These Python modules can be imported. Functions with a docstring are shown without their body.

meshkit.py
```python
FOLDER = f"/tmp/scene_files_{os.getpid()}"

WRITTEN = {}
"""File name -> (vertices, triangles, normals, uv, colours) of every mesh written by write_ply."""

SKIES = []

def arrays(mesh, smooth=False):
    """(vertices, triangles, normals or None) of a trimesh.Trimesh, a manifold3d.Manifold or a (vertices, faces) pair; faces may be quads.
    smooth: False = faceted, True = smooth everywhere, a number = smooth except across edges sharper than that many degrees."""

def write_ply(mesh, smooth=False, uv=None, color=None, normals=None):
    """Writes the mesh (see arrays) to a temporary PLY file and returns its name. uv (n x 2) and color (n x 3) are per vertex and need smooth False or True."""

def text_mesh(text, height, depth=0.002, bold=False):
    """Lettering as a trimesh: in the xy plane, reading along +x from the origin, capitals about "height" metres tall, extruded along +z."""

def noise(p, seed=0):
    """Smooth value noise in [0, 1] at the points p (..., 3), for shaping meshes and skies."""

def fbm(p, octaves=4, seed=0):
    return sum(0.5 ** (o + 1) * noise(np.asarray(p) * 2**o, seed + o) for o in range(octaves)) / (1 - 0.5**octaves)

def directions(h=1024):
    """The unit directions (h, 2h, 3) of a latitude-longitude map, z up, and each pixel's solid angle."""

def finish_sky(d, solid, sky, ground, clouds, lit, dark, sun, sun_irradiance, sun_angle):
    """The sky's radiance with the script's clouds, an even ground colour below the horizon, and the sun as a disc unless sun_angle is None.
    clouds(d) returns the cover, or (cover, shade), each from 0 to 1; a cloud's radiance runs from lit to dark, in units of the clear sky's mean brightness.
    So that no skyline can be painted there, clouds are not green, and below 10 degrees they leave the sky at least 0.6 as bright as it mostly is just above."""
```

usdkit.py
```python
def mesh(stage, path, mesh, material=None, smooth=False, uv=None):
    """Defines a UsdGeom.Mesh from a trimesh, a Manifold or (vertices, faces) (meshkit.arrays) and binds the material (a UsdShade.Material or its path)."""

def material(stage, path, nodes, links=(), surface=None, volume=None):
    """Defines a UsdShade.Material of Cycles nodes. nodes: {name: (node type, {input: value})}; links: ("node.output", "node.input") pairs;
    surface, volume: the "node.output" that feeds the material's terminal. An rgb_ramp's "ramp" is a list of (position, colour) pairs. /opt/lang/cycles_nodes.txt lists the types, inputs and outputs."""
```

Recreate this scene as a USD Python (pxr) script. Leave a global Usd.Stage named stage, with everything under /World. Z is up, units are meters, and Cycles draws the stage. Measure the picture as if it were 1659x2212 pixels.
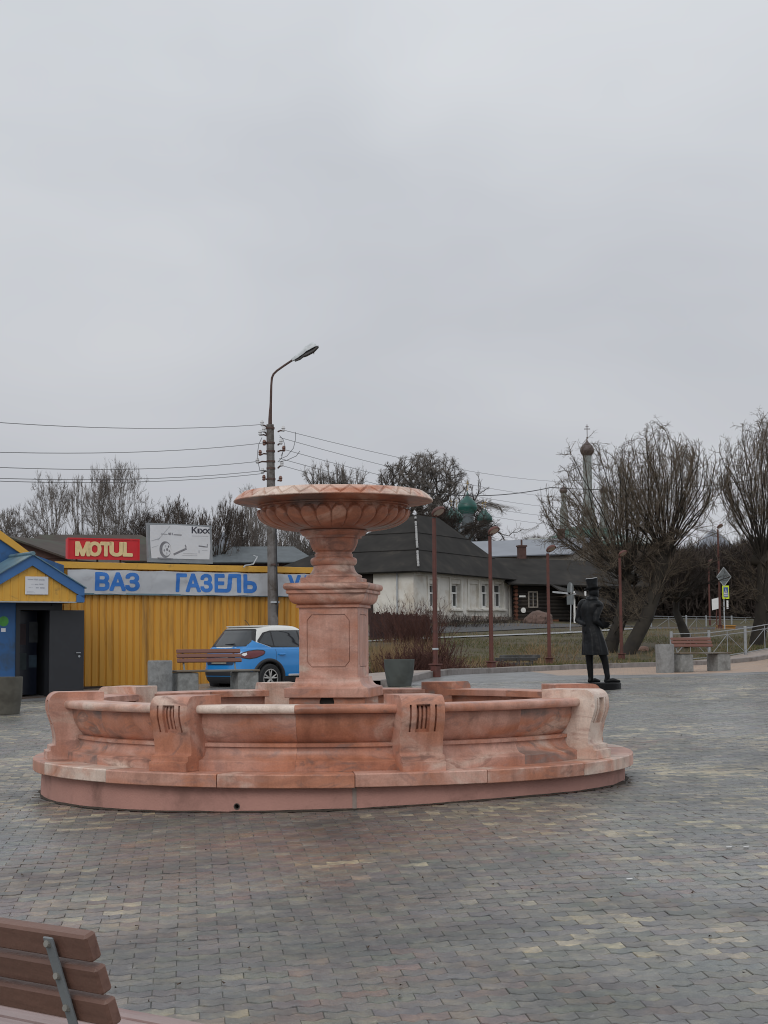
import math, random, numpy as np, trimesh, usdkit, meshkit
import manifold3d as m3
from pxr import Usd, UsdGeom, UsdLux, UsdShade, Sdf, Gf, Vt
from shapely.geometry import Polygon, Point, LineString, box as sbox
from shapely.ops import unary_union
from scipy.interpolate import RBFInterpolator, CubicSpline, PchipInterpolator

stage = Usd.Stage.CreateInMemory()
UsdGeom.SetStageUpAxis(stage, UsdGeom.Tokens.z)
UsdGeom.SetStageMetersPerUnit(stage, 1.0)
W = UsdGeom.Xform.Define(stage, '/World'); stage.SetDefaultPrim(W.GetPrim())
UsdGeom.Scope.Define(stage, '/World/Looks')
rad, PI = math.radians, math.pi

# ---------------------------------------------------------------- camera, sky, sun, exposure
EYE = np.array([0.0, 0.0, 1.75]); FPX, IW, IH, HORIZON = 3450.0, 1659.0, 2212.0, 1393.0
PITCH, ROLL = math.atan((HORIZON - IH/2)/FPX), rad(0.45)
fw = np.array([0, math.cos(PITCH), math.sin(PITCH)])
rt = np.array([1.0, 0, 0]); upv = np.cross(rt, fw)
rt, upv = rt*math.cos(ROLL) - upv*math.sin(ROLL), upv*math.cos(ROLL) + rt*math.sin(ROLL)
cam = UsdGeom.Camera.Define(stage, '/World/camera')
cam.CreateHorizontalApertureAttr(36.0); cam.CreateVerticalApertureAttr(48.0)
cam.CreateFocalLengthAttr(36.0*FPX/IW); cam.CreateClippingRangeAttr(Gf.Vec2f(0.1, 3000))
EXPOSURE = 0.0
cam.CreateExposureAttr(EXPOSURE)
cam.AddTransformOp().Set(Gf.Matrix4d(*[*rt, 0], *[*upv, 0], *[*(-fw), 0], *[*EYE, 1]))

SUN_EL, SUN_AZ = rad(38), rad(200)            # soft light through the cloud, from behind the photographer
sundir = np.array([math.sin(SUN_AZ)*math.cos(SUN_EL), math.cos(SUN_AZ)*math.cos(SUN_EL), math.sin(SUN_EL)])
SKY_STRENGTH = 0.1
skymat = usdkit.material(stage, '/World/Looks/sky_overcast', {
    'sky': ('sky_texture', {'sky_type': 'single_scattering', 'sun_disc': False, 'sun_elevation': SUN_EL, 'sun_rotation': SUN_AZ, 'aerosol_density': 4.0}),
    'co': ('texture_coordinate', {}), 'mp': ('mapping', {'scale': (1.0, 1.0, 2.6), 'location': (0.3, 0.2, 0.1)}),
    'n1': ('noise_texture', {'scale': 2.3, 'detail': 4.0, 'roughness': 0.45, 'distortion': 0.3}),
    'rp': ('rgb_ramp', {'ramp': [(0.28, (4.75, 4.9, 5.25)), (0.5, (5.45, 5.6, 5.9)), (0.72, (6.25, 6.35, 6.55))]}),
    'sx': ('separate_xyz', {}), 'el': ('rgb_ramp', {'ramp': [(0.0, (.98, .98, 1.0)), (0.12, (1.0, 1.0, 1.01)), (0.4, (1.24, 1.255, 1.25)), (1.0, (1.62, 1.63, 1.61))]}), 'em': ('mix', {'mix_type': 'multiply', 'fac': 1.0}),
    'mx': ('mix', {'fac': 0.965}), 'bg': ('background_shader', {'strength': SKY_STRENGTH})},
    [('co.generated', 'mp.vector'), ('mp.vector', 'n1.vector'), ('n1.fac', 'rp.fac'), ('sky.color', 'mx.color1'), ('co.generated', 'sx.vector'), ('sx.z', 'el.fac'), ('rp.color', 'em.color1'), ('el.color', 'em.color2'), ('em.color', 'mx.color2'), ('mx.color', 'bg.color')],
    surface='bg.background')
dome = UsdLux.DomeLight.Define(stage, '/World/sky')
UsdShade.MaterialBindingAPI.Apply(dome.GetPrim()).Bind(skymat)
dome.GetPrim().SetCustomDataByKey('kind', 'structure')
dome.GetPrim().SetCustomDataByKey('label', 'even grey overcast sky with faint soft cloud')
sun = UsdLux.DistantLight.Define(stage, '/World/sun')
sun.CreateIntensityAttr(0.22); sun.CreateAngleAttr(30.0); sun.CreateNormalizeAttr(True); sun.CreateColorAttr(Gf.Vec3f(1, 0.97, 0.93))
zx = sundir; xx = np.cross([0, 0, 1], zx); xx /= np.linalg.norm(xx); yx = np.cross(zx, xx)
sun.AddTransformOp().Set(Gf.Matrix4d(*[*xx, 0], *[*yx, 0], *[*zx, 0], 0, 0, 0, 1))

# ---------------------------------------------------------------- helpers: points of the place from bearings and distances
def ray(px, py):
    return fw + rt*((px - IW/2)/FPX) - upv*((py - IH/2)/FPX)
def P(px, py, D):
    r = ray(px, py); return EYE + r*(D/r[1])
names = {}
def numbered(parent, name):
    k = (parent, name); n = names.get(k, 0); names[k] = n + 1
    return f'{parent}/{name}' if n == 0 else f'{parent}/{name}_{n:03d}'
BASE = {}
def tag(prim, label=None, cat=None, group=None, kind=None):
    for k, v in (('label', label), ('category', cat), ('group', group), ('kind', kind)):
        if v: prim.SetCustomDataByKey(k, v)
def thing(name, label, cat, loc=(0, 0, 0), rotz=0.0, group=None, kind=None, scale=None):
    path = numbered('/World', name); x = UsdGeom.Xform.Define(stage, path)
    x.AddTranslateOp().Set(Gf.Vec3d(*map(float, loc)))
    if rotz: x.AddRotateZOp().Set(math.degrees(rotz))
    if scale: x.AddScaleOp().Set(Gf.Vec3f(*scale))
    tag(x.GetPrim(), label, cat, group, kind)
    BASE[path] = (np.asarray(loc, float), rotz)
    return path
def root_of(path): return '/'.join(path.split('/')[:3])
def verts_faces(m):
    if hasattr(m, 'to_mesh'):
        q = m.to_mesh(); return np.array(q.vert_properties[:, :3]), np.array(q.tri_verts)
    if isinstance(m, (tuple, list)): return np.asarray(m[0], float), np.asarray(m[1], int)
    return np.array(m.vertices), np.array(m.faces)
def part(parent, name, mesh, mat, label=None, smooth=False, local=False, kind=None, color=None):
    """One Mesh prim under parent. mesh in world coordinates unless local."""
    v, f = verts_faces(mesh)
    if not local and root_of(parent) in BASE:
        loc, rz = BASE[root_of(parent)]; v = v - loc
        if rz:
            c, s = math.cos(-rz), math.sin(-rz); v = v @ np.array([[c, s, 0], [-s, c, 0], [0, 0, 1]])
    path = numbered(parent, name)
    m = usdkit.mesh(stage, path, (v, f), mat, smooth=smooth)
    if color is not None:
        pv = UsdGeom.PrimvarsAPI(m).CreatePrimvar('tint', Sdf.ValueTypeNames.Color3fArray, 'vertex'); pv.Set(Vt.Vec3fArray.FromNumpy(np.asarray(color, np.float32)))
    tag(m.GetPrim(), label, kind=kind)
    return path
def solid(name, label, cat, mesh, mat, smooth=False, group=None, kind=None, color=None):
    path = part('/World', name, mesh, mat, smooth=smooth, local=True, color=color)
    tag(stage.GetPrimAtPath(path), label, cat, group, kind); return path
def dup(src, name, loc, rotz, label, cat, group=None, scale=None):
    path = numbered('/World', name); x = UsdGeom.Xform.Define(stage, path)
    x.GetPrim().GetReferences().AddInternalReference(src)
    x.ClearXformOpOrder() if False else None
    x = UsdGeom.Xformable(x.GetPrim()); x.ClearXformOpOrder()
    for n in ('xformOp:translate', 'xformOp:rotateZ', 'xformOp:scale'):
        pass
    ops = []
    t = x.GetPrim().CreateAttribute('xformOp:translate', Sdf.ValueTypeNames.Double3); t.Set(Gf.Vec3d(*map(float, loc))); ops.append('xformOp:translate')
    r = x.GetPrim().CreateAttribute('xformOp:rotateZ', Sdf.ValueTypeNames.Float); r.Set(float(math.degrees(rotz))); ops.append('xformOp:rotateZ')
    s = x.GetPrim().CreateAttribute('xformOp:scale', Sdf.ValueTypeNames.Float3); s.Set(Gf.Vec3f(*(scale or (1, 1, 1)))); ops.append('xformOp:scale')
    x.GetPrim().CreateAttribute('xformOpOrder', Sdf.ValueTypeNames.TokenArray, custom=False, variability=Sdf.VariabilityUniform).Set(ops)
    x.GetPrim().SetInstanceable(True)
    tag(x.GetPrim(), label, cat, group); return path

# ---------------------------------------------------------------- helpers: shapes
def cat_(*ms):
    V, F, n = [], [], 0
    for m in ms:
        v, f = verts_faces(m); V.append(v); F.append(f + n); n += len(v)
    return np.vstack(V), np.vstack(F)
def bx(size, at=(0, 0, 0), ch=0.0):
    """A box centred at `at`, edges chamfered by ch."""
    sx, sy, sz = [s/2 for s in size]
    if ch <= 0:
        m = trimesh.creation.box(size); return m.vertices + np.asarray(at), m.faces
    c = min(ch, sx*.9, sy*.9, sz*.9)
    pts = [[i*(sx - a), j*(sy - b), k*(sz - d)] for i in (-1, 1) for j in (-1, 1) for k in (-1, 1) for a, b, d in ((0, c, c), (c, 0, c), (c, c, 0))]
    h = trimesh.convex.convex_hull(np.array(pts)); return np.array(h.vertices) + np.asarray(at), np.array(h.faces)
def cyl(p0, p1, r0, r1=None, n=12, caps=True):
    p0, p1 = np.asarray(p0, float), np.asarray(p1, float); r1 = r0 if r1 is None else r1
    d = p1 - p0; d = d/np.linalg.norm(d); a = np.cross(d, [0, 0, 1.0] if abs(d[2]) < .9 else [1.0, 0, 0]); a /= np.linalg.norm(a); b = np.cross(d, a)
    t = np.arange(n)*2*PI/n; ring = np.outer(np.cos(t), a) + np.outer(np.sin(t), b)
    V = np.vstack([p0 + ring*r0, p1 + ring*r1]); i = np.arange(n); j = (i + 1) % n
    F = [np.c_[i, i + n, j + n], np.c_[i, j + n, j]]
    if caps:
        V = np.vstack([V, p0, p1]); F += [np.c_[np.full(n, 2*n), i, j], np.c_[np.full(n, 2*n + 1), j + n, i + n]]
    return V, np.vstack(F)
def tube(pts, r, n=8):
    """A tube along a polyline; r a number or one per point."""
    pts = np.asarray(pts, float); r = np.broadcast_to(r, len(pts)); T = np.gradient(pts, axis=0); T /= np.linalg.norm(T, axis=1)[:, None]
    ref = np.array([0, 0, 1.0]) if abs(T[:, 2]).mean() < .8 else np.array([1.0, 0.02, 0])
    A = np.cross(T, ref); A /= np.linalg.norm(A, axis=1)[:, None]; B = np.cross(T, A); t = np.arange(n)*2*PI/n
    V = (pts[:, None] + r[:, None, None]*(np.cos(t)[None, :, None]*A[:, None] + np.sin(t)[None, :, None]*B[:, None])).reshape(-1, 3)
    F = []
    i = np.arange(n); j = (i + 1) % n
    for k in range(len(pts) - 1):
        F += [np.c_[k*n + i, k*n + j, k*n + n + j], np.c_[k*n + i, k*n + n + j, k*n + n + i]]
    F += [np.c_[np.full(n - 2, 0), i[2:], i[1:-1]], (len(pts) - 1)*n + np.c_[np.full(n - 2, 0), i[1:-1], i[2:]]]
    return V, np.vstack(F)
def sweep_ring(prof, a0, a1, n, centre=(0, 0, 0)):
    """A closed (r, z) profile swept through angles a0..a1 (0 = towards -y, + = towards +x); capped unless full turn."""
    prof = np.asarray(prof, float); full = abs(a1 - a0) >= 2*PI - 1e-6
    if Polygon(prof).exterior.is_ccw is False: prof = prof[::-1]
    t = np.linspace(a0, a1, n + 1)[:n if full else n + 1]; m = len(prof)
    V = np.stack([np.outer(np.sin(t), prof[:, 0]), -np.outer(np.cos(t), prof[:, 0]), np.broadcast_to(prof[:, 1], (len(t), m))], -1).reshape(-1, 3)
    F = []; i = np.arange(m); j = (i + 1) % m
    for k in range(n):
        a, b = k*m, ((k + 1) % len(t))*m
        F += [np.c_[a + i, b + i, b + j], np.c_[a + i, b + j, a + j]]
    if not full:
        vv, ff = trimesh.creation.triangulate_polygon(Polygon(prof), engine='earcut')
        key = [int(np.argmin(((prof - q)**2).sum(1))) for q in vv]; ff = np.array(key)[ff]
        tri = prof[ff]; ar = np.cross(tri[:, 1] - tri[:, 0], tri[:, 2] - tri[:, 0])
        ff[ar < 0] = ff[ar < 0][:, ::-1]
        F += [ff[:, ::-1], ff + n*m]
    F = np.vstack(F)[:, ::-1]
    return V + np.asarray(centre), F
def lathe(prof, n=48, centre=(0, 0, 0)):
    """Open (r, z) profile from bottom to top turned about z; ends on the axis are closed."""
    prof = np.asarray(prof, float); t = np.arange(n)*2*PI/n; m = len(prof)
    V = np.stack([np.outer(prof[:, 0], np.cos(t)), np.outer(prof[:, 0], np.sin(t)), np.broadcast_to(prof[:, 1][:, None], (m, n))], -1).reshape(-1, 3)
    i = np.arange(n); j = (i + 1) % n; F = []
    for k in range(m - 1): F += [np.c_[k*n + i, k*n + j, k*n + n + j], np.c_[k*n + i, k*n + n + j, k*n + n + i]]
    return V + np.asarray(centre), np.vstack(F)
def extrude_xz(poly, depth, o=None, u=(1, 0, 0), n=(0, -1, 0)):
    """A polygon in the (s, z) plane with axes u and up, from `o` along n by depth."""
    m = trimesh.creation.extrude_polygon(poly if isinstance(poly, Polygon) else Polygon(poly), depth, engine='earcut')
    v = np.array(m.vertices); u, n = np.asarray(u, float), np.asarray(n, float)
    w = np.outer(v[:, 0], u) + np.outer(v[:, 1], [0, 0, 1.0]) + np.outer(v[:, 2], n)
    f = np.array(m.faces)
    if np.dot(np.cross(u, [0, 0, 1.0]), n) < 0: f = f[:, ::-1]
    return w + (0 if o is None else np.asarray(o)), f
def tri_poly(poly, size):
    v, f = trimesh.creation.triangulate_polygon(poly, engine='earcut')
    v3 = np.c_[v, np.zeros(len(v))]
    v3, f = trimesh.remesh.subdivide_to_size(v3, f, size, max_iter=30)
    tm = trimesh.Trimesh(v3, f, process=True); v3, f = np.array(tm.vertices), np.array(tm.faces)
    t = v3[f]; ar = np.cross(t[:, 1] - t[:, 0], t[:, 2] - t[:, 0])[:, 2]; f[ar < 0] = f[ar < 0][:, ::-1]
    return v3[:, :2], f
def to_man(m):
    v, f = verts_faces(m); tm = trimesh.Trimesh(v, f, process=True); tm.merge_vertices(); 
    q = m3.Manifold(m3.Mesh(np.asarray(tm.vertices, np.float32), np.asarray(tm.faces, np.uint32)))
    return q if q.volume() >= 0 else m3.Manifold(m3.Mesh(np.asarray(tm.vertices, np.float32), np.asarray(tm.faces[:, ::-1], np.uint32)))
def move(m, at=(0, 0, 0), rz=0.0, sc=1.0):
    v, f = verts_faces(m); c, s = math.cos(rz), math.sin(rz)
    return (v*sc) @ np.array([[c, s, 0], [-s, c, 0], [0, 0, 1]]) + np.asarray(at), f
def plane_text(text, height, o, u, n, depth=0.006, bold=True, centre=None, stretch=1.0):
    m = meshkit.text_mesh(text, height, depth, bold); v = np.array(m.vertices)
    if centre is not None: v[:, 0] += -(v[:, 0].min() + v[:, 0].max())/2
    v[:, 0] *= stretch
    u, n = np.asarray(u, float), np.asarray(n, float)
    return np.asarray(o) + np.outer(v[:, 0], u) + np.outer(v[:, 1], [0, 0, 1.0]) + np.outer(v[:, 2], n), np.array(m.faces)
def heavy_text(text, depth, stroke=6):
    """Extra bold lettering, capitals one unit tall."""
    import glob
    from PIL import Image, ImageDraw, ImageFont
    font = ImageFont.truetype(glob.glob('/opt/blender-*/*/datafiles/fonts/Inter.woff2')[0], 96); x0, y0, x1, y1 = font.getbbox(text, anchor='ls', stroke_width=stroke)
    im = Image.new('L', (x1 - x0 + 8, y1 - y0 + 8)); ImageDraw.Draw(im).text((4 - x0, 4 - y0), text, 255, font, anchor='ls', stroke_width=stroke)
    on = np.pad(np.asarray(im) > 127, ((0, 0), (1, 1))).astype(np.int8); rows, st = np.nonzero(np.diff(on, axis=1) == 1); en = np.nonzero(np.diff(on, axis=1) == -1)[1]
    shape = unary_union([sbox(a, -r - 1, b, -r) for a, b, r in zip(st, en, rows)]).buffer(.6).buffer(-.6).simplify(.7)
    return trimesh.util.concatenate([trimesh.creation.extrude_polygon(g, depth*70, engine='earcut') for g in getattr(shape, 'geoms', [shape])])
def segs_mesh(p0, p1, r0, r1, n):
    """Many tapered branch pieces at once."""
    p0, p1, r0, r1 = map(lambda a: np.asarray(a, float), (p0, p1, r0, r1)); d = p1 - p0; d /= np.maximum(np.linalg.norm(d, axis=1), 1e-9)[:, None]
    ref = np.where(np.abs(d[:, 2:3]) < .9, [[0, 0, 1.0]], [[1.0, 0, 0]]); a = np.cross(d, ref); a /= np.linalg.norm(a, axis=1)[:, None]; b = np.cross(d, a)
    t = np.arange(n)*2*PI/n; ring = np.cos(t)[None, :, None]*a[:, None] + np.sin(t)[None, :, None]*b[:, None]
    N = len(p0); V = np.concatenate([p0[:, None] + ring*r0[:, None, None], p1[:, None] + ring*r1[:, None, None]], 1).reshape(-1, 3)
    i = np.arange(n); j = (i + 1) % n; F1 = np.vstack([np.c_[i, j, j + n], np.c_[i, j + n, i + n]])
    return V, (F1[None] + (np.arange(N)*2*n)[:, None, None]).reshape(-1, 3)
def spikes_mesh(p0, p1, r):
    """Thin twigs: three-sided spikes ending in a point (three triangles each)."""
    p0, p1 = np.asarray(p0, float), np.asarray(p1, float); r = np.broadcast_to(r, len(p0)); d = p1 - p0; d = d/np.maximum(np.linalg.norm(d, axis=1), 1e-9)[:, None]
    ref = np.where(np.abs(d[:, 2:3]) < .9, [[0, 0, 1.0]], [[1.0, 0, 0]]); a = np.cross(d, ref); a /= np.linalg.norm(a, axis=1)[:, None]; b = np.cross(d, a)
    t = np.arange(3)*2*PI/3; ring = np.cos(t)[None, :, None]*a[:, None] + np.sin(t)[None, :, None]*b[:, None]
    V = np.concatenate([p0[:, None] + ring*r[:, None, None], p1[:, None]], 1).reshape(-1, 3)
    F1 = np.array([[0, 1, 3], [1, 2, 3], [2, 0, 3]]); return V, (F1[None] + (np.arange(len(p0))*4)[:, None, None]).reshape(-1, 3)

# ---------------------------------------------------------------- materials
L = '/World/Looks/'
def mat(name, col, rough=0.6, var=0.12, scale=6.0, bump=0.0, bscale=40.0, metal=0.0, col2=None, spec=0.5, dirt=None, dscale=1.2, dlo=.5, dhi=.7, space='position', coat=0.0, stretch=(1, 1, 1)):
    """Plain stuff: base colour with a noise of tone, optional second colour, stains, fine relief."""
    c = np.array(col, float); c2 = np.array(col2, float) if col2 is not None else np.clip(c*(1 + var), 0, 1); c1 = c if col2 is not None else c*(1 - var)
    src = 'g.position' if space == 'position' else 'tc.object'
    N = {'g': ('geometry', {}), 'tc': ('texture_coordinate', {}), 'mp': ('mapping', {'scale': stretch}), 'n': ('noise_texture', {'scale': scale, 'detail': 5.0, 'roughness': 0.6}),
         'r': ('rgb_ramp', {'ramp': [(0.3, tuple(c1)), (0.7, tuple(c2))]}),
         'p': ('principled_bsdf', {'roughness': rough, 'metallic': metal, 'specular_ior_level': spec, 'coat_weight': coat, 'coat_roughness': 0.05})}
    K = [(src, 'mp.vector'), ('mp.vector', 'n.vector'), ('n.fac', 'r.fac')]; out = 'r.color'
    if dirt is not None:
        N['dn'] = ('noise_texture', {'scale': dscale, 'detail': 6.0, 'roughness': 0.65, 'distortion': 0.4}); N['dr'] = ('rgb_ramp', {'ramp': [(dlo, (0, 0, 0)), (dhi, (1, 1, 1))]})
        N['dm'] = ('mix', {'color2': tuple(dirt)}); K += [('mp.vector', 'dn.vector'), ('dn.fac', 'dr.fac'), ('dr.color', 'dm.fac'), (out, 'dm.color1')]; out = 'dm.color'
    K += [(out, 'p.base_color')]
    if bump:
        N['bn'] = ('noise_texture', {'scale': bscale, 'detail': 4.0}); N['b'] = ('bump', {'strength': bump, 'distance': 0.01}); K += [(src, 'bn.vector'), ('bn.fac', 'b.height'), ('b.normal', 'p.normal')]
    return usdkit.material(stage, L + name, N, K, surface='p.BSDF')
def marble(name, shift, ramp, streak=(1, 1, 2.2), vein=(0.25, 0.14, 0.11)):
    N = {'g': ('geometry', {}), 'mp': ('mapping', {'scale': streak, 'location': shift, 'rotation': (0.25, 0.35, 0.5)}),
         'n': ('noise_texture', {'scale': 1.25, 'detail': 7.0, 'roughness': 0.56, 'distortion': 1.0}), 'r': ('rgb_ramp', {'ramp': ramp}),
         'v': ('noise_texture', {'scale': 2.4, 'detail': 5.0, 'roughness': 0.6, 'distortion': 2.2}), 'vr': ('rgb_ramp', {'ramp': [(0.53, (0, 0, 0)), (0.66, (.85, .85, .85))]}),
         'vm': ('mix', {'color2': vein}),
         'sp': ('mapping', {'scale': (4.5, 4.5, .7), 'location': shift}), 'sn': ('noise_texture', {'scale': 1.6, 'detail': 6.0, 'roughness': .62}), 'sr': ('rgb_ramp', {'ramp': [(.36, (.66, .63, .61)), (.52, (1, 1, 1)), (.66, (1.1, 1.12, 1.14))]}), 'sm': ('mix', {'mix_type': 'multiply', 'fac': .6}),
         'f': ('noise_texture', {'scale': 70.0, 'detail': 3.0}), 'fr': ('rgb_ramp', {'ramp': [(0.3, (.88, .88, .88)), (0.7, (1.06, 1.06, 1.06))]}), 'fm': ('mix', {'mix_type': 'multiply', 'fac': 1.0}),
         'b': ('bump', {'strength': 0.12, 'distance': 0.004}), 'rr': ('map_range', {'from_min': .3, 'from_max': .7, 'to_min': .30, 'to_max': .52}),
         'p': ('principled_bsdf', {'specular_ior_level': 0.4})}
    K = [('g.position', 'mp.vector'), ('mp.vector', 'n.vector'), ('n.fac', 'r.fac'), ('mp.vector', 'v.vector'), ('v.fac', 'vr.fac'), ('vr.color', 'vm.fac'), ('r.color', 'vm.color1'),
         ('g.position', 'f.vector'), ('f.fac', 'fr.fac'), ('g.position', 'sp.vector'), ('sp.vector', 'sn.vector'), ('sn.fac', 'sr.fac'), ('vm.color', 'sm.color1'), ('sr.color', 'sm.color2'), ('sm.color', 'fm.color1'), ('fr.color', 'fm.color2'), ('fm.color', 'p.base_color'), ('f.fac', 'b.height'), ('b.normal', 'p.normal'),
         ('n.fac', 'rr.value'), ('rr.result', 'p.roughness')]
    return usdkit.material(stage, L + name, N, K, surface='p.BSDF')
pink, orange, pale, deep, grey = (.48, .245, .18), (.47, .20, .122), (.62, .48, .40), (.345, .145, .092), (.25, .18, .155)
MARBLE = [marble('marble_salmon', (0, 0, 0), [(.32, deep), (.44, orange), (.56, pink), (.70, pale)]),
          marble('marble_orange', (5, 2, 3), [(.33, grey), (.41, deep), (.53, orange), (.62, (.57, .33, .24)), (.70, pale)], vein=(.3, .17, .13)),
          marble('marble_rose', (11, 7, 1), [(.36, orange), (.47, pink), (.6, (.57, .33, .26)), (.72, pale)], vein=(.36, .2, .16)),
          marble('marble_pale', (3, 17, 9), [(.34, orange), (.42, (.58, .36, .28)), (.52, pale), (.66, (.70, .58, .5))], vein=(.45, .3, .25)),
          marble('marble_grey_streak', (21, 4, 13), [(.35, deep), (.43, grey), (.52, pink), (.58, orange), (.70, pale)], vein=(.22, .15, .13))]
M_render = mat('pink_render', (.43, .225, .185), .75, .08, 3.0, .35, 60, dirt=(.23, .12, .095), dscale=2.6, dlo=.52, dhi=.76)
M_dark = mat('dark_hole', (.02, .017, .015), .9)
# ---------------------------------------------------------------- the lie of the land
obs = [(510, 1757, 12.6), (790, 1750, 12.55), (1070, 1727, 12.9), (92, 1710, 15), (1362, 1682, 15), (1300, 1489, 28.5), (345, 1509, 29.5), (1490, 1452, 41), (10, 1543, 26), (862, 1483, 35),
       (180, 1487, 40), (450, 1482, 42), (110, 1505, 38.3), (480, 1474, 40), (940, 1462, 38), (1062, 1452, 44.5), (1187, 1442, 52.6), (1343, 1430, 58), (1659, 1424, 57), (1500, 1434, 57), (1250, 1446, 46),
       (895, 1472, 36.7), (1250, 1376, 75), (1450, 1364, 80), (900, 1390, 68), (893, 1352, 85), (1104, 1342, 96), (1240, 1336, 103), (1500, 1360, 95), (1650, 1358, 95), (1600, 1392, 68), (1340, 1400, 66),
       (700, 1400, 66), (300, 1400, 75), (0, 1400, 75), (870, 1352, 85)]
C = [P(*o) for o in obs] + [np.array(p, float) for p in [(0, 0, 0), (-4, 0, 0), (4, 0, .06), (-1.2, 4.5, .12), (3, 7, .27), (-4, 7, .16), (-9, 20, .45), (12, 22, .95), (-14, 38, .5), (16, 40, 1.35), (16, 57, 1.55),
    (0, -10, -.3), (-10, -10, -.3), (10, -10, -.2), (-16, 60, .9), (-30, 100, 2.2), (40, 60, 1.9), (40, 100, 3.0), (0, 130, 3.6), (-60, 160, 3.2), (70, 160, 3.8), (0, 200, 4), (-30, 10, .0), (30, 10, .6), (-40, 50, .5), (60, 30, 1.2)]]
C = np.array(C)
rbf = RBFInterpolator(C[:, :2], C[:, 2], kernel='thin_plate_spline', smoothing=0.6)
def G(x, y):
    x, y = np.broadcast_arrays(np.asarray(x, float), np.asarray(y, float))
    q = np.c_[np.clip(x.ravel(), -70, 80), np.clip(y.ravel(), -12, 200)]
    z = rbf(q).reshape(x.shape); return z if x.shape else float(z)
def on_ground(px, D):
    """The point of the ground below bearing px at distance D."""
    x = P(px, 1450, D)[0]; return np.array([x, D, G(x, D)])

kerb_px = [(838, 1478, 35.2), (895, 1472, 36.7), (1060, 1460, 42), (1250, 1446, 46.5), (1420, 1438, 51), (1540, 1431, 55), (1659, 1424, 57), (1800, 1416, 60)]
kerb_xy = np.array([P(*k)[:2] for k in kerb_px]); 
kt = np.r_[0, np.cumsum(np.linalg.norm(np.diff(kerb_xy, axis=0), axis=1))]
kx, ky = PchipInterpolator(kt, kerb_xy[:, 0]), PchipInterpolator(kt, kerb_xy[:, 1])
kline = np.c_[kx(np.linspace(0, kt[-1], 60)), ky(np.linspace(0, kt[-1], 60))]
O_k, U_k, N_k = np.array([-7.525, 40.0, 0]), np.array([.833, .553, 0]), np.array([.553, -.833, 0])     # the shop's long wall: origin, along, outwards
U_k /= np.linalg.norm(U_k); N_k = np.array([U_k[1], -U_k[0], 0])
wall_l, wall_r = O_k - U_k*9, O_k + U_k*8.2
plaza_poly = Polygon([(-22, -3), (22, -3), (26, 40), tuple(kline[-1])] + [tuple(p) for p in kline[::-1][1:]] + [(-.5, 36.5), (0.4, 42.5), tuple(wall_r[:2]), tuple(wall_l[:2]), (-24, 34)]).buffer(0)
near_zone = Polygon([(-2.6, 3.0), (2.6, 3.0), (10.4, 35.2), (-10.4, 35.2)]).intersection(plaza_poly)
FC = P(722, 1393, 15.3); FC = np.array([FC[0], 15.3, 0.0])        # fountain centre
foot = Point(FC[0], FC[1]).buffer(2.72, 64)

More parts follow.
